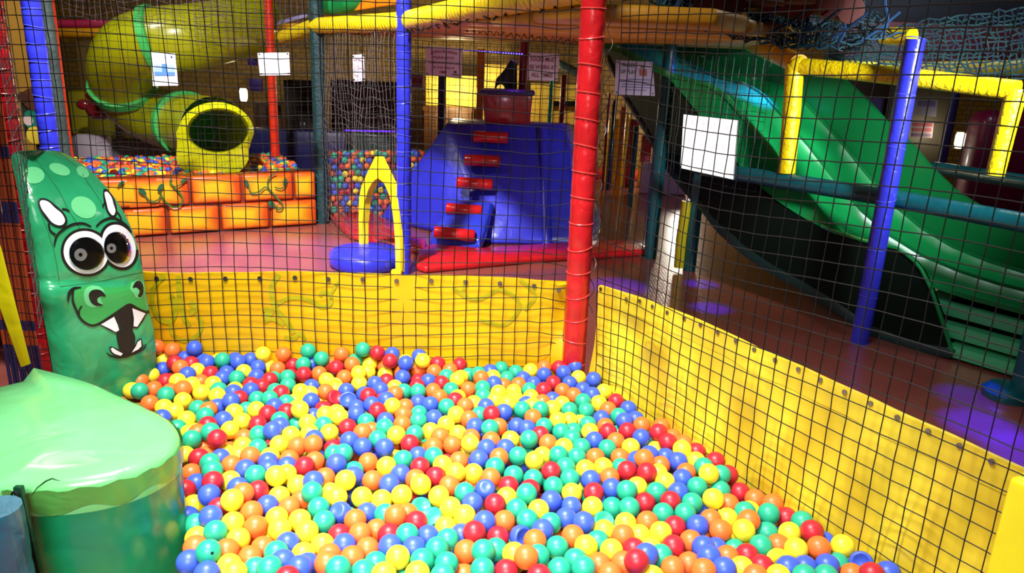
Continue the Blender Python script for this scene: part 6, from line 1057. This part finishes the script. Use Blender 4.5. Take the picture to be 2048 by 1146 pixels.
hl.build('hull_rim', steal, sl, smooth=60)
MB().tube([p + Vector((0, 0, .008)) for p in UP[26:]], .010, 8).build('flank_edge', sg, sl)
# run-out: stepped green end pads with dark gaps
for i, (s0, s1, z0, z1, W0) in enumerate(((-.22, .9, .20, .27, .06), (-.14, 1.0, .10, .17, .03), (-.03, 1.1, .012, .075, .0))):
    MB().poly3([V3(s0, W0, z1), V3(s1, W0, z1), V3(s1, .86, z1), V3(s0, .86, z1)], (0, 0, z0 - z1), .012).build('end_pad', M('mint_green_vinyl', (84, 206, 144), .3, .2, 8, coat=.3), sl, smooth=40)
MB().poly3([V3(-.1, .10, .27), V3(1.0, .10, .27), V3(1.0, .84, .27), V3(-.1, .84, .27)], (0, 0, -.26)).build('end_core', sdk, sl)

# ------------------------------------------------------------------ guard rails in front of the slide
def gpx(px, py, W=-.06): return gv(px, py, gp(0, W), gp(-1, W))
tag(MB().tube([gpx(1396, 335), gpx(1500, 351), gpx(1780, 396), gpx(2060, 448), gpx(2330, 503)], .046, 16).build('padded_rail', teal_v, smooth=60), 'long teal padded rail crossing in front of the green slide', 'rail')
a = gy(1868, 336, 5.6); b = gy(2300, 404, 3.9)
tag(MB().tube([a, lerp(a, b, .5), b], .046, 14).build('padded_rail', M('sea_teal_vinyl', (14, 112, 124), .3, .3, 16, coat=.4), smooth=60), 'short glossy teal rail beyond the slide at the right edge', 'rail')
yf = thing('guard_frame', 'yellow foam-padded tube frame standing on the teal rail in front of the green slide', 'frame', gpx(1574, 345))
yfm = M('frame_yellow_foam', (232, 206, 8), .4, .55, 30, .1, 10)
MB().tube([gpx(1590, 128, -.05), gpx(1583, 230, -.05), gpx(1573, 346, -.05)], [.050, .049, .047], 16).build('upright', yfm, yf, smooth=60)
MB().tube([gpx(1596, 132, -.05), gpx(1700, 142, -.05), gpx(1830, 156, -.05), gpx(2036, 181, -.05)], .044, 16).build('top_bar', yfm, yf, smooth=60)
MB().tube([gpx(2034, 178, -.05), gpx(2012, 260, -.05), gpx(1990, 350, -.05)], [.044, .042, .040], 16).build('upright', yfm, yf, smooth=60)
MB().ico(gpx(1596, 131, -.05), .054, 2).build('corner_joint', yfm, yf)
ba = gpx(1598, 128, -.05); bb = gy(1490, 78, ba.y + 1.1)
MB().tube([ba, lerp(ba, bb, .5), bb], [.052, .058, .06], 16).build('back_bar', M('frame_amber_foam', (214, 160, 14), .42, .4, 20), yf, smooth=60)
rb = gz(1722, 672); a = Vector((rb.x - .02, rb.y, 1.545)); b = gy(1768, 72, rb.y + .15)
tag(MB().tube([a, lerp(a, b, .5), b], .042, 14).build('padded_bar', yel_v, smooth=60), 'short yellow padded bar at the top of the lone blue post', 'bar')

# ------------------------------------------------------------------ rope bridge above the aisle
rope = M('teal_rope', (18, 92, 104), .65, var=.5, vscale=14, alt=(16, 52, 92)); rope_b = M('blue_rope', (34, 76, 128), .65, var=.4, vscale=10)
ridge = thing('rope_bridge', 'sagging teal rope-net bridge at the upper right, holding red rollers and wooden slats', 'bridge', gy(1600, 60, 3.6))
low_edge = [(1308, -12, 2.95), (1345, 16, 3.0), (1380, 42, 3.08), (1430, 58, 3.2), (1500, 78, 3.35), (1570, 88, 3.5), (1640, 92, 3.62), (1720, 86, 3.74), (1800, 70, 3.84)]
def bridge_f(i, j):
    t = i / 36; x = interp(t, [k / 8 for k in range(9)], [e[0] for e in low_edge]); y = interp(t, [k / 8 for k in range(9)], [e[1] for e in low_edge]); Y = interp(t, [k / 8 for k in range(9)], [e[2] for e in low_edge])
    p = gy(x, y, Y); a = j / 12
    return p + Vector((.03 * math.sin(i * 1.3 + j), .0 + .62 * a, .012 * math.sin(i * 2 + j * 3) + .26 * (a ** 1.6) * (0 if False else 1)))
net_mb(bridge_f, 36, 12, .0046, .014, 5, False, seed=31).build('net_bed', rope, ridge, smooth=60)
net_mb(lambda i, j: bridge_f(i * .72, j * .86) + Vector((.015, .02, .018 + .02 * math.sin(i * 2.3 + j))), 50, 14, .0034, .016, 4, False, seed=37).build('net_liner', M('dark_teal_rope', (10, 52, 70), .65, var=.5, vscale=12), ridge, smooth=60)
rnd = random.Random(5)
for k in range(6):   # loose blue tie ropes
    x = 1350 + k * 82; p = gy(x, interp(x, [e[0] for e in low_edge], [e[1] for e in low_edge]) - 4, interp(x, [e[0] for e in low_edge], [e[2] for e in low_edge]) - .02)
    dx = rnd.uniform(-.025, .03); pts = [p + Vector((dx * i * .6 + .02 * math.sin(i * .9), .03 * i, .035 * i)) for i in range(7)]
    MB().tube(pts, [.006 + .004 * math.sin(i * 1.7) ** 2 for i in range(7)], 6).build('tie_rope', rope_b, ridge)
for k, (x, y, Y, m_) in enumerate(((1412, 10, 3.3, M('deep_red_vinyl', (92, 10, 16), .35)), (1455, 6, 3.35, M('deep_red_vinyl', (92, 10, 16), .35)), (1535, 0, 3.5, dred_v), (1592, 10, 3.6, M('burnt_orange_vinyl', (120, 30, 12), .4)), (1650, 6, 3.65, M('burnt_orange_vinyl', (120, 30, 12), .4)), (1690, 18, 3.7, M('burnt_orange_vinyl', (120, 30, 12), .4)))):
    p = gy(x, y, Y); MB().tube([p + Vector((-.01, -.1, -.01)), p + Vector((.0, .0, 0)), p + Vector((.02, .3, .03))], .058, 14).build('roller', m_, ridge, smooth=60)
for k, (x, y, Y) in enumerate(((1375, 24, 3.15), (1508, 8, 3.4), (1570, 4, 3.5))):
    p = gy(x, y, Y); MB().rbox(p, (.12, .26, .02), .006, rot=Matrix.Rotation(.3, 3, 'Z')).build('wooden_slat', M('pale_bridge_wood', (150, 112, 84), .5, .1, 6, .3, 4), ridge)
for k in range(5):
    a = gy(1480 + 60 * k, 60 + 6 * k, 3.3 + .1 * k); b = gy(1560 + 60 * k, 12 + 3 * k, 3.3 + .1 * k); MB().tube([a, lerp(a, b, .5) + Vector((0, 0, -.01)), b], .006, 5).build('tie_rope', rope_b, ridge)
MB().rbox(gy(1700, 30, 3.9), (.09, .08, .06), .02).build('yellow_pad', yel_v, ridge)
# hanging net tunnel at the right of the blue post
tn = thing('net_tunnel', 'sagging teal string-net tunnel with red and yellow pads showing through, above the yellow guard frame', 'tunnel', gy(1860, 160, 4.4))
def tun_f(i, j):
    x = 1650 + i * 12; a = j / 14; yb_ = interp(x, [1650, 1760, 1850, 1950, 2020, 2070, 2230], [128, 148, 160, 166, 162, 150, 110]); yt = interp(x, [1650, 1760, 1850, 2070, 2230], [86, 66, 40, 14, 6])
    return gy(x + 3 * math.sin(j), lerp(yb_, yt, a), 4.35 + .12 * math.sin(a * 3) - (x - 1650) * .001)
net_mb(tun_f, 48, 14, .0045, .009, 5, False, seed=33).build('net_wall', M('sea_green_string', (20, 66, 70), .7, var=.5, vscale=16, alt=(14, 36, 60)), tn, smooth=60)
MB().rbox(gy(1860, 95, 4.95), (1.15, .05, .28), .02).build('back_pad', M('dusk_red_vinyl', (86, 26, 40), .5, var=.3), tn)
MB().tube([gy(1680, 134, 4.7), gy(1850, 138, 4.6), gy(2060, 134, 4.4)], .04, 12).build('floor_roll', M('dusk_yellow_vinyl', (170, 150, 20), .5), tn, smooth=60)
tag(MB().rbox(gy(1900, 0, 5.2), (2.4, .1, .42), .03).build('dark_backing', M('black_blue_backing', (12, 18, 34), .8)), 'dark blue backing sheet added for darkness above the net tunnel at the upper right', 'shade')  # dark sheet added to darken the space behind the nets

# ------------------------------------------------------------------ signs
def text_verts(txt):
    c = bpy.data.curves.new('t', 'FONT'); c.body = txt; c.align_x = 'CENTER'; c.align_y = 'CENTER'; c.resolution_u = 2; c.offset = .028
    o = bpy.data.objects.new('t', c); COL.objects.link(o); me = bpy.data.meshes.new_from_object(o); bpy.data.objects.remove(o)
    v = [p.co.copy() for p in me.vertices]; f = [tuple(p.vertices) for p in me.polygons]; bpy.data.meshes.remove(me); return v, f
def sign(label, quad, lines=(), card=white_card, shapes=(), name='sign', cat='sign', group=None, holes=True):
    """quad: TL, TR, BR, BL points; lines: (text, u, v, width, height, material, arch)"""
    TL, TR, BR, BL_ = quad; nrm = (TR - TL).cross(BL_ - TL).normalized()
    if nrm.dot(TL - EYEP) > 0: nrm = -nrm
    t = thing(name, label, cat, (BL_ + BR) / 2, group)
    MB().poly3([TL, TR, BR, BL_], -nrm * .004).build('card', card, t, smooth=0)
    at = lambda u, v, d: lerp(lerp(TL, TR, u), lerp(BL_, BR, u), v) + nrm * d
    for (txt, u, v, w_, h_, mat, arch) in lines:
        vs, fs = text_verts(txt)
        x0 = min(p.x for p in vs); x1 = max(p.x for p in vs); y0 = min(p.y for p in vs); y1 = max(p.y for p in vs)
        out = []
        for p in vs:
            a = (p.x - x0) / (x1 - x0) - .5; b = (p.y - y0) / (y1 - y0) - .5
            out.append(at(u + a * w_, v - b * h_ + arch * (4 * a * a), .0012))
        MB().add(out, fs).build('lettering', mat, t, smooth=0)
    for k_, (u0, v0, u1, v1, mat) in enumerate(shapes):
        o_ = .0012 + .0008 * k_
        MB().add([at(u0, v0, o_), at(u1, v0, o_), at(u1, v1, o_), at(u0, v1, o_)], [(0, 1, 2, 3)]).build('printed_block', mat, t, smooth=0)
    if holes:
        for u, v in ((.05, .06), (.95, .06), (.05, .93), (.95, .93)):
            MB().lathe(at(u, v, .001), [(.006, 0), (.006, .001)], 8, 0, nrm).build('fixing_hole', ink_p, t)
    return t
def qy(Y, *pts): return [gy(x, y, Y) for x, y in pts]
mar = maroon_p
sign('white sign reading JUNIOR AREA PLEASE NOTE, right of the blue post under the deck', qy(6.0, (852, 92), (925, 96), (923, 155), (851, 151)),
     (('JUNIOR AREA', .5, .17, .74, .12, mar, .05), ('PLEASE NOTE', .49, .36, .56, .08, mar, 0), ('THE MAXIMUM HEIGHT LIMIT', .5, .535, .9, .075, mar, 0), ('IN THIS AREA IS', .5, .70, .58, .065, mar, 0), ('1M', .47, .85, .16, .10, mar, 0)),
     shapes=((.78, .79, .86, .86, M('small_green_print', (50, 80, 40), .5)), (.74, .9, .92, .93, ink_p)))
sign('white sign reading SOCKS MUST BE WORN AT ALL TIMES, left of the red corner post', qy(6.0, (1056, 105), (1119, 108), (1115, 162), (1054, 160)),
     (('SOCKS MUST', .5, .22, .84, .17, mar, 0), ('BE WORN AT', .5, .51, .86, .17, mar, 0), ('ALL TIMES', .48, .80, .70, .16, mar, 0)))
sign('narrow white sign with faint pink SOCKS MUST BE WORN lettering, left of the blue post', qy(5.5, (705, 110), (728, 108), (729, 162), (707, 163)),
     (('SOCKS MUST', .47, .21, .84, .12, M('faded_pink_print', (236, 176, 206), .5), 0), ('BE WORN AT', .5, .5, .84, .12, M('faded_pink_print', (236, 176, 206), .5), 0), ('ALL TIMES', .52, .74, .7, .1, M('faded_pink_print', (236, 176, 206), .5), 0)), card=M('bright_card', (240, 232, 244), .4))
lil = M('lilac_shade_card', (150, 134, 168), .5)  # white card with its shade put into the colour
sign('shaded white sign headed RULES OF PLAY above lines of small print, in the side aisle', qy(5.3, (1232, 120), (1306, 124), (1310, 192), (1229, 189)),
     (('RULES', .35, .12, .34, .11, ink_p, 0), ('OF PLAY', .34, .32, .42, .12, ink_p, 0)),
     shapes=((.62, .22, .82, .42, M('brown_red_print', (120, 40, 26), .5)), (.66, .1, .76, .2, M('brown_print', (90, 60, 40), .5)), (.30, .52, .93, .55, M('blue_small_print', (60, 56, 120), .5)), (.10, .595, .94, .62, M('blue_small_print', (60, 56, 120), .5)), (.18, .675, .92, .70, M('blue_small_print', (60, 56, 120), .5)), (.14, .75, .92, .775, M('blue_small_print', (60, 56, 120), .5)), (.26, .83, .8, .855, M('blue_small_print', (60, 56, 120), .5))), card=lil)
bl1 = M('pale_blue_print', (150, 176, 240), .4); bl2 = M('mid_blue_print', (84, 130, 226), .4)
sign('white poster with pale blue picture bands, hanging in front of the tube slide', qy(5.0, (302, 104), (350, 107), (356, 171), (306, 172)), (), shapes=((.10, .02, .86, .14, M('paler_blue_print', (196, 204, 248), .4)), (.09, .36, .93, .60, bl1), (.42, .33, .62, .60, bl2), (.09, .58, .93, .69, bl2), (.82, .08, .89, .14, M('navy_print', (60, 60, 130), .5))), name='poster', cat='poster', holes=False)
sign('plain white card hanging in front of the thin red post', qy(5.2, (515, 106), (578, 105), (580, 150), (520, 151)), (), name='card', cat='card')
WA, WB = RA + RN * .0, RA + RW + RN * .0
wq = [gv(x, y, WA, WB) for x, y in ((1367, 229), (1475, 241), (1466, 359), (1361, 336))]
sign('large blank white card tied outside the side net, in front of the slide', wq, (), card=M('clean_white_card', (246, 242, 250), .4), name='card', cat='card', holes=False)
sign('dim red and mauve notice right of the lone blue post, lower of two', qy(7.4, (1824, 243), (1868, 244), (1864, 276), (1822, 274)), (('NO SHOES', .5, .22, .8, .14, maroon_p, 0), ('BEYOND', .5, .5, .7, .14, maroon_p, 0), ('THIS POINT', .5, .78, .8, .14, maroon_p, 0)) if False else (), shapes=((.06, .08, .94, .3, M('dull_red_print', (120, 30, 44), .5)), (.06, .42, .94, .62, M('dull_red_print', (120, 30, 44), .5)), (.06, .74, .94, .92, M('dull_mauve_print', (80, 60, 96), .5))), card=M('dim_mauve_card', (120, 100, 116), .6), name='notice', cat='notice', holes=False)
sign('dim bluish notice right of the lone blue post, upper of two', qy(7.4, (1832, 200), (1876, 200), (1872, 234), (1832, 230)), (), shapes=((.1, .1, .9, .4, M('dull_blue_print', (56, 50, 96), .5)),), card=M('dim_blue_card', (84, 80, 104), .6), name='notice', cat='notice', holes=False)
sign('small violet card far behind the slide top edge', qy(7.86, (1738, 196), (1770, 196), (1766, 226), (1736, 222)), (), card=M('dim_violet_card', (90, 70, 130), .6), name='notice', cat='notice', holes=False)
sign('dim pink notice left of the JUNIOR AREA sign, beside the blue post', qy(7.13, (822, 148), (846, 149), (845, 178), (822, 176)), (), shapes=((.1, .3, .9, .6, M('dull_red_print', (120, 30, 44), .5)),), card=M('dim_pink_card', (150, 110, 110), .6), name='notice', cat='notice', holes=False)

# ------------------------------------------------------------------ far background: posts, bars, lamps, painted lit wall patches
def far_post(px, py0, py1, Y, r, mat, lab, cat='post', name='far_post'):
    a = gy(px, py0, Y); b = gy(px, py1, Y)
    tag(MB().tube([Vector((a.x, Y, 0)), Vector((a.x, Y, a.z / 2)), Vector((a.x, Y, a.z))], r, 12).build(name, mat, smooth=60), lab, cat)
far_post(963, 98, 330, 7.5, .036, ora_v, 'orange foam post behind the blue ramp, left of the red hopper')
far_post(884, 120, 330, 7.6, .034, navy_v, 'dark navy post under the JUNIOR AREA sign')
far_post(1049, 80, 330, 7.0, .036, dred_v, 'dark red post directly right of the red hopper')
far_post(1128, 150, 330, 8.2, .03, dred_v, 'dark red post far back beside the red corner post')
far_post(1103, 160, 330, 8.4, .022, M('mint_teal_plastic', (60, 196, 170), .35), 'thin mint teal post far back, right of the red hopper')
for (y_, m_, lab) in ((207, teal_v, 'teal padded bar far back against the bright yellow wall'), (217, yel_v, 'yellow padded bar under the teal one far back')):
    a = gy(1106, y_, 8.45); b = gy(1172, y_, 8.45)
    tag(MB().tube([a, lerp(a, b, .5), b], .026, 12).build('far_bar', m_), lab, 'bar')
a = gy(1118, 138, 8.0); b = gy(1190, 172, 7.6)
tag(MB().hull([a + Vector((0, 0, .09)), a, b, b + Vector((0, 0, .09)), a + Vector((0, .4, .09)), a + Vector((0, .4, 0)), b + Vector((0, .4, .09)), b + Vector((0, .4, 0))], .012).build('far_slide', M('sea_blue_plastic', (18, 84, 110), .35)), 'sea blue slide bed far back above the thin mint post', 'slide')
led = thing('led_strip', 'string of violet-white LED lights under the deck, above the red hopper', 'light strip', gy(985, 104, 6.9))
MB().tube([gy(920, 100, 6.9), gy(1046, 108, 6.9)], .006, 6).build('strip', M('violet_led_dim', (70, 24, 220), emit=.7), led)
for k in range(24):
    MB().ico(gy(922 + k * 5.3, 100.4 + k * .34, 6.885), .0055, 1).build('bulb', M('led_bulb', (170, 150, 255), emit=2.2), led)
led2 = tag(MB().tube([gy(436, 97, 9.885), gy(462, 103, 9.885)], .010, 6).build('glow_strip', M('blue_led', (90, 110, 255), emit=1.6)), 'short blue light strip beside the upper tube slide', 'light strip')
violet_v = M('violet_lit_card', (66, 30, 150), .5)  # violet light put into the card colour
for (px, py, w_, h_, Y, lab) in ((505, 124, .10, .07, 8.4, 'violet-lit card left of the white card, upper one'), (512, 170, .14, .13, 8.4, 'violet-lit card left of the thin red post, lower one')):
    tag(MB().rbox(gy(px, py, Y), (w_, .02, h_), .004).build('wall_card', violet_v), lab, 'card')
# wall lamps
def wall_lamp(px, py, Y, lab, w_=.075, h_=.12):
    p = gy(px, py, Y); t = thing('wall_lamp', lab, 'lamp', p - Vector((0, 0, h_ / 2)))
    MB().rbox(p + Vector((0, .03, 0)), (w_ * .7, .03, h_ * 1.1), .006).build('back_plate', M('lamp_plate', (120, 110, 90), .4), t)
    MB().lathe(p - Vector((0, 0, h_ / 2)), [(w_ * .32, 0), (w_ * .5, h_ * .3), (w_ * .5, h_ * .8), (w_ * .38, h_)], 16).build('glass_shade', M('lamp_glow', (255, 236, 196), emit=6), t)
wall_lamp(487, 190, 9.3, 'glowing wall lamp left of the thin red post, on the far wall', .09, .15)
wall_lamp(1920, 281, 7.6, 'bright wall lamp at the right, between the yellow guard frame legs', .09, .15)
wall_lamp(1002, 242, 9.6, 'wall lamp hidden low behind the red hopper', .05, .05) if False else None
# wall patches near the back lamp, lamplight painted in as brighter yellow
lit_wall = M('lit_wall_yellow', (236, 196, 70), .6, var=.2, vscale=2)
for (x0, y0, x1, y1, lab) in ((852, 150, 878, 216, 'painted lit patch of yellow wall left of the navy post'), (892, 150, 958, 218, 'painted lit patch of yellow wall right of the navy post'), (968, 128, 1044, 250, 'painted lit patch of yellow wall behind the dark chute'), (1062, 166, 1166, 250, 'painted lit patch of yellow wall left of the red corner post')):
    a, b = gy(x0, y0, 9.4), gy(x1, y1, 9.4)
    tag(MB().rbox(((a.x + b.x) / 2, 9.42, (a.z + b.z) / 2), (abs(b.x - a.x), .04, abs(a.z - b.z)), .006).build('lit_wall_patch', lit_wall), lab, 'panel')
# play frame seen down the aisle
FPM = {'y': yel_v, 'o': ora_v, 'r': dred_v, 'n': navy_v, 't': teal_v, 'b': blue_v}
for (px, y0, y1, Y, r_, c, lab) in ((1247, 214, 372, 8.0, .034, 'o', 'tall orange-yellow post at the end of the aisle'), (1229, 200, 330, 8.3, .018, 'n', 'thin navy post at the end of the aisle'), (1256, 226, 360, 8.6, .02, 'y', 'thin yellow post right of the tall orange-yellow one'), (1273, 252, 378, 7.4, .026, 't', 'dark teal thin post at the end of the aisle'), (1219, 186, 330, 8.4, .016, 'r', 'thin dark red post at the end of the aisle')):
    far_post(px, y0, y1, Y, r_, FPM[c], lab)
for (px, py, w_, h_, c, lab) in ((1266, 270, .10, .34, 'r', 'red foam panel at the end of the aisle, the taller one'), (1292, 298, .12, .30, 'r', 'red foam panel at the end of the aisle, right beside the teal post'), (1235, 275, .22, .40, 'y', 'yellow foam panel at the end of the aisle'), (1222, 300, .06, .26, 'n', 'navy foam panel in the yellow one at the end of the aisle'), (1290, 328, .14, .07, 'y', 'low yellow foam kerb at the end of the aisle')):
    Y = 8.8 if c == 'y' and h_ > .2 else 8.65
    q = gy(px, py, Y); q.z = (q.z + h_ / 2) / 2; tag(MB().rbox(q, (w_, .06, q.z * 2), .015).build('foam_board', FPM[c]), lab, 'panel')
tag(MB().rbox(gz(1262, 352, .04) + Vector((0, .15, 0)), (1.0, .5, .08), .02).build('floor_mat', red_v), 'red padded kerb mat across the far end of the aisle', 'mat')
q = gy(1330, 338, 8.2); tag(MB().rbox((q.x, q.y, (q.z + .06) / 2), (.5, .12, q.z + .06), .03).build('foam_block', M('pale_violet_vinyl', (170, 140, 190), .35)), 'pale violet foam block at the far end of the aisle', 'block')
# right background
mg = M('magenta_vinyl', (126, 14, 66), .38, .3, 6, .2, 3, coat=.2)
a = gy(1985, 330, 6.4)
tag(MB().rbox((a.x + .35, a.y, .55), (1.15, .3, 1.1), .1, 3).build('inflatable_block', mg), 'big dark magenta padded block behind the yellow guard frame at the right edge', 'block')
far_post(1914, 178, 345, 7.2, .036, navy_v, 'dark blue post beside the bright wall lamp at the right')
q = gy(1840, 240, 7.6)
tag(MB().rbox((q.x, q.y + .05, (q.z + .31) / 2), (.62, .06, q.z + .31), .01).build('notice_board', M('khaki_black_board', (38, 32, 20), .6)), 'dark board carrying the two dim notices right of the lone blue post', 'board')
q = gy(1735, 190, 7.9)
tag(MB().rbox((q.x, q.y, (q.z + .25) / 2), (.5, .06, q.z + .25), .01).build('dark_hoarding', M('brown_hoarding', (58, 40, 18), .6)), 'brown hoarding behind the top of the green slide', 'board')
